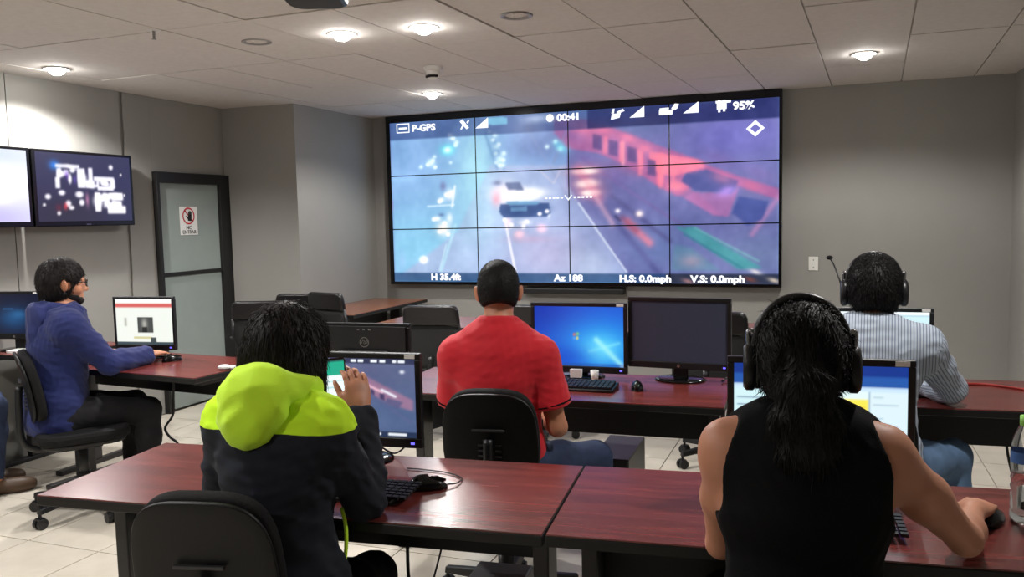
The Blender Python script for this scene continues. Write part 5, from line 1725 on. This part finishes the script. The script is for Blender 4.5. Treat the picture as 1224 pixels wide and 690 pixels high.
# ------------------------------------------------------------------ the six people
# --- person in red
b, yw = (-1.205, 2.97), radians(12)
R_ = build_person('person', b, yw, 'person in a red polo shirt seated with back turned, watching the video wall', hip=.57, head=(.0, .05, .665), hrot=(.14, 0, 0), sw=.160, lean=.03, sh_drop=.034,
                  wr=loc(b, yw, (-1.10, 3.25, .70)), wl=loc(b, yw, (-1.32, 3.24, .70)), pr=loc(b, yw, (-.80, 2.85, .35)), pl=loc(b, yw, (-1.62, 2.75, .35)),
                  kr=loc(b, yw, (-.90, 3.26, .53)), kl=loc(b, yw, (-1.34, 3.37, .53)), ar=loc(b, yw, (-.88, 3.31, .09)), al=loc(b, yw, (-1.36, 3.40, .09)), fat=1.0)
trousers(R_, 'denim', seed=2)
sp = R_['sp']
col_ = [cone(sp(.50) + V3(sx_ * .055, -.01, .0), sp(.53) + V3(sx_ * .045, .03, .0), .018, .014, k=.02) for sx_ in (-1, 1)] + [cone(sp(.53) + V3(-.045, -.045, 0), sp(.53) + V3(.045, -.045, 0), .022, .022, k=.02)]
for k in range(10):
    a, a2 = radians(-215 + 25 * k), radians(-215 + 25 * (k + 1))
    col_.append(cone(sp(.548) + V3(.064 * cos(a), .004 + .060 * sin(a), -.012 * sin(a)), sp(.548) + V3(.064 * cos(a2), .004 + .060 * sin(a2), -.012 * sin(a2)), .016, .016, k=.015))
top_garment(R_, 'polo_shirt', M['red_cloth'], sleeve=.66, inf=.017, amp=.0035, seed=4, hem=-.10, extra=col_, collar=.575, loose=.006)
for sd in (1, -1):
    S_, E_, W_ = R_['arms'][sd]
    n_ = (E_ - S_)
    a, q = S_ + n_ * .645, S_ + n_ * .675
    fobj('sleeve_trim', field_mesh('sleeve_trim', [cone(a, q, .0815, .0815, k=.001, cutp=(q, n_ / np.linalg.norm(n_)))], .005, 0, planes=[(tuple(a), tuple(-n_ / np.linalg.norm(n_)))]), M['black_cloth'], R_['body'])
hair_cap(R_, 'short_hair', M['hair_short'], inf=.004, amp=.0005, neckline=-.066, strand=(5000, .005, .7))

# --- person with the lime hood
b, yw = (-1.285, 1.69), radians(2)
G_ = build_person('person', b, yw, 'person in a dark jacket with a lime hood holding up a phone', female=True, hip=.575, head=(-.008, .085, .61), hrot=(-.25, -.25, 0), sw=.130, lean=.03,
                  wr=loc(b, yw, (-1.22, 1.98, .985)), pr=loc(b, yw, (-1.0, 1.75, .3)), hd_r=(-.25, .30, 1), hn_r=(.75, -.55, .1), curl_r=.42, thumb_r=.5,
                  wl=loc(b, yw, (-1.42, 1.98, .80)), kr=(.035, .40, .47), ar=(.035, .37, .09), kl=(-.20, .40, .47), al=(-.2, .37, .09), pl=loc(b, yw, (-1.7, 1.55, .6)), skin='skin_b', vox=.0056)
trousers(G_, 'black_trouser', seed=3)
def two_tone(name, a, b_):
    m, nt, bs = newmat(name)
    at = nt.nodes.new('ShaderNodeAttribute')
    at.attribute_name = 'yoke'
    gt = nt.nodes.new('ShaderNodeMath')
    gt.operation = 'GREATER_THAN'
    gt.inputs[1].default_value = 0.0
    nt.links.new(at.outputs['Fac'], gt.inputs[0])
    mx = nt.nodes.new('ShaderNodeMix')
    mx.data_type = 'RGBA'
    nt.links.new(gt.outputs[0], mx.inputs[0])
    mx.inputs[6].default_value = (*a, 1)
    mx.inputs[7].default_value = (*b_, 1)
    nt.links.new(mx.outputs[2], bs.inputs['Base Color'])
    bs.inputs['Roughness'].default_value = .85
    sock(bs, 'Specular IOR Level', 'Specular').default_value = .25
    return m
M['jacket'] = two_tone('navy_and_lime_fleece', srgb(31, 34, 43), srgb(205, 250, 46))
jk = top_garment(G_, 'jacket', M['jacket'], sleeve=2, inf=.018, amp=.0065, seed=9, hem=-.12, collar=.56)
me = jk.data
cz = np.zeros(len(me.vertices) * 3)
me.vertices.foreach_get('co', cz)
cz = cz.reshape(-1, 3)
me.attributes.new('yoke', 'FLOAT', 'POINT').data.foreach_set('value', (cz[:, 2] - (G_['hip'] + .452 - .05 * np.abs(cz[:, 0]))).astype(np.float32))
sp = G_['sp']
hood = [ell(sp(.505) + V3(-.005, -.098, .0), (.090, .048, .078), rot3(0, .25, 0), k=.04), ell(sp(.545) + V3(0, -.075, .01), (.085, .05, .055), None, k=.04), ell(sp(.465) + V3(-.012, -.115, .0), (.062, .036, .052), None, k=.04)]
for k in range(9):
    a = radians(-200 + 27 * k)
    a2 = radians(-200 + 27 * (k + 1))
    hood.append(cone(sp(.535) + V3(.078 * cos(a), .08 * sin(a), .02 * sin(-a)), sp(.535) + V3(.078 * cos(a2), .08 * sin(a2), .02 * sin(-a2)), .03, .03, k=.02))
hd = field_mesh('hood', hood, .006, .004, ripple=folds(.005, 12, 1.2), cuts=[ell(sp(.62) + V3(0, .01, .03), (.075, .075, .09), None)])
fobj('hood', hd, M['lime'], G_['body'])
pts = [(.118, .10, .785), (.140, .08, .745), (.152, .055, .69), (.148, .035, .635), (.130, .025, .59)]
MB().tube(pts, .005, n=8, sub=6).build('piping', M['lime'], G_['body'], smooth=True)
hc, Rh = G_['hc'], G_['Rh']
T_ = lambda x, y, z: hc + Rh @ V3(x, y, z)
lh = [ell(T_(0, -.045, -.065), (.100, .070, .125), Rh, .03), ell(T_(.072, -.005, -.085), (.036, .066, .125), Rh, .03), ell(T_(-.072, -.005, -.085), (.036, .066, .125), Rh, .03),
      cone(T_(.065, .01, -.06), T_(.075, .02, -.20), .034, .016, k=.03), cone(T_(.06, -.03, -.1), T_(.085, -.02, -.20), .035, .018, k=.03), cone(T_(-.07, .0, -.08), T_(-.085, .02, -.19), .034, .016, k=.03)]
hair_cap(G_, 'long_hair', M['hair_dark'], inf=.016, ear=False, extra=lh, amp=.002, neckline=-.30, strand=(5000, .035, .06, None, .0011, 3, .09))
# phone in her right hand
ph = empty('smartphone', (-1.305, 1.99, 1.07), radians(25), 'smartphone with a green and white screen held up in a hand', 'phone')
ph.rotation_euler = (radians(-14), radians(-4), radians(22))
MB().prism(rrect(.066, .132, .008), -.004, .004, Matrix.Rotation(pi / 2, 4, 'X')).build('case', M['gloss'], ph)
c = Canvas(24, 46, (226, 240, 240))
c.rect(0, 0, 1, .05, (20, 60, 60), 1); c.rect(0, .05, 1, .36, (26, 160, 130), 1); c.rect(.1, .5, .9, .53, (150, 190, 190), .7); c.rect(.1, .64, .7, .67, (150, 190, 190), .7)
picture('screen', ph, (0, -.0046, .002), .060, .118, c.lin(), nx=24, ny=46)

# --- person in black
b, yw = (-.05, 1.80), radians(6)
B_ = build_person('person', b, yw, 'person in a sleeveless black top with a ponytail, seated in the right foreground', female=True, hip=.57, head=(-.005, .05, .632), hrot=(0, -.06, 0), sw=.155, lean=.05,
                  wr=loc(b, yw, (.318, 2.19, .80)), pr=loc(b, yw, (.5, 1.9, .5)), hn_r=(.1, 0, 1), curl_r=.3, hd_r=(.45, 1, -.05),
                  wl=loc(b, yw, (-.19, 2.16, .79)), pl=loc(b, yw, (-.36, 1.7, .2)), skin='skin_b', vox=.0056, fat=1.22)
trousers(B_, 'black_trouser', seed=5)
cutp = [cone(B_['sp'](.75) + V3(sd * .185, -.05, 0), B_['sp'](.365) + V3(sd * .24, -.02, 0), .085, .085) for sd in (1, -1)]
top_garment(B_, 'sleeveless_top', M['black_cloth'], sleeve=0, inf=.012, amp=.002, seed=15, hem=-.12, cuts=cutp, collar=.57, vox=.0056)
hc, Rh = B_['hc'], B_['Rh']
T_ = lambda x, y, z: hc + Rh @ V3(x, y, z)
pt = [cone(T_(0, -.10, -.005), T_(0, -.125, -.03), .036, .042, k=.02), loft(T_(0, -.122, -.03), T_(0, -.122, -.10), (.044, .034), (.060, .034), (1, 0, 0), k=.03), loft(T_(0, -.125, -.10), T_(.004, -.122, -.17), (.060, .036), (.052, .03), (1, 0, 0), k=.03), loft(T_(.004, -.122, -.17), T_(.008, -.115, -.235), (.052, .03), (.018, .012), (1, 0, 0), k=.03)]
hair_cap(B_, 'ponytail_hair', M['hair_black'], inf=.014, extra=pt, amp=.0018, neckline=-.095, strand=(4500, .045, .06, lambda c: np.where(((c - hc)[:, 1:2] > -.10) & ((c - hc)[:, 2:3] > -.06), (T_(0, -.12, -.02) - c) + np.array([0, 0, .6]) * np.linalg.norm(T_(0, -.12, -.02) - c, axis=1, keepdims=True), np.array([[0, 0, -1.0]]))))
MB().tube([tuple(T_(.034 * cos(2 * pi * k / 12), -.117 + .014 * sin(2 * pi * k / 12), -.014 + .034 * sin(2 * pi * k / 12))) for k in range(13)], .007, n=6).build('hair_tie', M['fabric_black'], B_['body'], smooth=True)
headset(B_, 'large black over-ear headphones on the person in black', r=.090, cup=.045, band=.010, top=.126)

# --- person in the striped shirt
def stripe_mat():
    m, nt, bs = newmat('striped_cotton')
    N, L = nt.nodes, nt.links
    at = N.new('ShaderNodeAttribute')
    at.attribute_name = 'stripe'
    mu = N.new('ShaderNodeMath'); mu.operation = 'MULTIPLY'; mu.inputs[1].default_value = 2 * pi / .0105
    L.new(at.outputs['Fac'], mu.inputs[0])
    sn = N.new('ShaderNodeMath'); sn.operation = 'SINE'
    L.new(mu.outputs[0], sn.inputs[0])
    rp = N.new('ShaderNodeValToRGB')
    rp.color_ramp.elements[0].position = .0
    rp.color_ramp.elements[0].color = (*srgb(176, 186, 198), 1)
    rp.color_ramp.elements[1].position = .62
    rp.color_ramp.elements[1].color = (*srgb(176, 186, 198), 1)
    e = rp.color_ramp.elements.new(.8)
    e.color = (*srgb(112, 123, 143), 1)
    mr = N.new('ShaderNodeMapRange')
    mr.inputs['From Min'].default_value = -1
    L.new(sn.outputs[0], mr.inputs['Value'])
    L.new(mr.outputs[0], rp.inputs['Fac'])
    L.new(rp.outputs['Color'], bs.inputs['Base Color'])
    bs.inputs['Roughness'].default_value = .8
    return m
M['stripes'] = stripe_mat()
b, yw = (.135, 3.40), radians(-3)
S_P = build_person('person', b, yw, 'person in a pale striped shirt seated at right facing the back wall', hip=.56, head=(.01, .095, .652), hrot=(.12, -.12, 0), sw=.180, lean=.10,
                   wr=loc(b, yw, (.33, 3.83, .80)), pr=loc(b, yw, (.75, 3.5, .6)), wl=loc(b, yw, (-.05, 3.84, .80)), pl=loc(b, yw, (-.4, 3.4, .6)),
                   kr=loc(b, yw, (.46, 3.68, .53)), ar=loc(b, yw, (.46, 3.62, .09)), fat=1.03)
trousers(S_P, 'denim_light', seed=7)
sp = S_P['sp']
colr = [cone(sp(.525) + V3(sx_ * .058, -.02, .0), sp(.545) + V3(sx_ * .05, .035, .0), .02, .016, k=.02) for sx_ in (-1, 1)] + [cone(sp(.535) + V3(-.05, -.045, 0), sp(.535) + V3(.05, -.045, 0), .024, .024, k=.02)]
sh = top_garment(S_P, 'striped_shirt', M['stripes'], sleeve=2, inf=.018, amp=.004, seed=21, hem=-.10, extra=colr, collar=.585)
me = sh.data
co = np.zeros(len(me.vertices) * 3)
me.vertices.foreach_get('co', co)
co = co.reshape(-1, 3)
st = co[:, 0].copy()
for sd in (1, -1):
    A, E_, W_ = S_P['arms'][sd]
    for (p0, p1) in ((A, E_), (E_, W_)):
        d = (p1 - p0)
        L_ = np.linalg.norm(d)
        d = d / L_
        t = (co - p0) @ d
        w = co - p0 - np.outer(t, d)
        r = np.linalg.norm(w, axis=1)
        nx_ = np.cross(d, V3(.2, .3, 1)); nx_ /= np.linalg.norm(nx_)
        ny_ = np.cross(d, nx_)
        msk = (r < .085) & (t > -.02) & (t < L_ + .05) & (np.abs(co[:, 0]) > S_P['sw'] - .01)
        st[msk] = (np.arctan2(w @ ny_, w @ nx_) * .055)[msk]
at = me.attributes.new('stripe', 'FLOAT', 'POINT')
at.data.foreach_set('value', st.astype(np.float32))
hair_cap(S_P, 'hair', M['hair_black'], inf=.018, amp=.004, seed=8, neckline=-.105, strand=(4500, .022, .5), extra=[ell(S_P['hc'] + V3(0, .0, .085), (.068, .078, .045), None, .02)])
headset(S_P, 'black headset with a raised microphone on the person in the striped shirt', boom=-1, r=.092, cup=.046)

# --- person in blue
b, yw = (-3.84, 3.21), radians(-30)
U_ = build_person('person', b, yw, 'person in a royal blue hooded jacket and glasses working at the left desk', hip=.56, head=(.0, .075, .665), hrot=(-.08, -.08, 0), sw=.178, lean=.12,
                  wr=loc(b, yw, (-3.56, 3.575, .80)), pr=loc(b, yw, (-3.45, 2.95, .5)), wl=loc(b, yw, (-3.86, 3.58, .79)), pl=loc(b, yw, (-4.3, 3.2, .6)), hn_r=(0, 0, 1), curl_r=.28,
                  kr=(.13, .43, .51), kl=(-.13, .43, .51), vox=.0056, fat=1.1)
trousers(U_, 'black_trouser', seed=9)
top_garment(U_, 'hooded_jacket', M['blue_cloth'], sleeve=2, inf=.024, amp=.006, seed=31, hem=-.12, collar=.56)
sp = U_['sp']
hood = [ell(sp(.48) + V3(0, -.105, .0), (.120, .052, .095), rot3(0, .25, 0), k=.04), ell(sp(.40) + V3(.01, -.122, 0), (.085, .036, .08), None, k=.04)]
for k in range(10):
    a = radians(-215 + 28 * k)
    a2 = radians(-215 + 28 * (k + 1))
    hood.append(cone(sp(.525) + V3(.09 * cos(a), .085 * sin(a), .015 * sin(-a)), sp(.525) + V3(.09 * cos(a2), .085 * sin(a2), .015 * sin(-a2)), .03, .03, k=.02))
fobj('hood', field_mesh('hood', hood, .006, .004, ripple=folds(.005, 14, 1.2)), M['blue_cloth'], U_['body'])
hair_cap(U_, 'short_hair', M['hair_dark'], inf=.017, amp=.003, seed=17, neckline=-.115, strand=(4500, .018, .45))
hc, Rh = U_['hc'], U_['Rh']
T_ = lambda x, y, z: hc + Rh @ V3(x, y, z)
fobj('beard', field_mesh('beard', [ell(T_(0, .068, -.086), (.040, .036, .030), Rh, .02), ell(T_(.046, .035, -.066), (.014, .034, .022), Rh, .02), ell(T_(-.046, .035, -.066), (.014, .034, .022), Rh, .02)], .005, .002, ripple=folds(.0015, 3, .3), cuts=[ell(T_(0, .11, -.064), (.03, .03, .016), Rh)]), M['hair_dark'], U_['body'])
gl = empty('eyeglasses', to_world(U_, hc), 0, 'dark-rimmed glasses worn by the person in blue', 'glasses')
gl.rotation_euler = (Matrix.Rotation(U_['yaw'], 3, 'Z') @ Matrix(Rh.tolist())).to_euler()
for sd in (1, -1):
    rim = MB().tube([(sd * .034 + .026 * cos(2 * pi * k / 20), .112 - .006 * abs(cos(2 * pi * k / 20)), .004 + .018 * sin(2 * pi * k / 20)) for k in range(21)], .0025, n=6).build('rim', M['gloss'], gl, smooth=True)
    MB().tube([(sd * .060, .106, .010), (sd * .078, .06, .012), (sd * .084, .0, .010), (sd * .082, -.02, -.005)], .0025, n=6, sub=4).build('temple', M['gloss'], gl, smooth=True)
MB().tube([(-.009, .110, .008), (0, .113, .011), (.009, .110, .008)], .002, n=6).build('bridge', M['gloss'], gl, smooth=True)

# --- person whose leg shows at the left edge
b, yw = (-4.78, 3.02), radians(-32)
L_P = build_person('person', b, yw, 'person at the far left edge, only a dark trouser leg and brown shoe in view', hip=.56, sw=.160, wr=(.10, .27, .66), wl=(-.10, .27, .66), kr=(.115, .43, .51), kl=(-.10, .43, .51), ar=(.12, .41, .09), al=(-.10, .38, .09), vox=.0065)
trousers(L_P, 'denim', seed=19, shoe='shoe_brown')
top_garment(L_P, 'sweater', M['dark_cloth'], sleeve=2, inf=.018, amp=.004, seed=41, hem=-.10, collar=.55)
hair_cap(L_P, 'short_hair', M['hair_black'], inf=.012, strand=(2000, .015, .4))
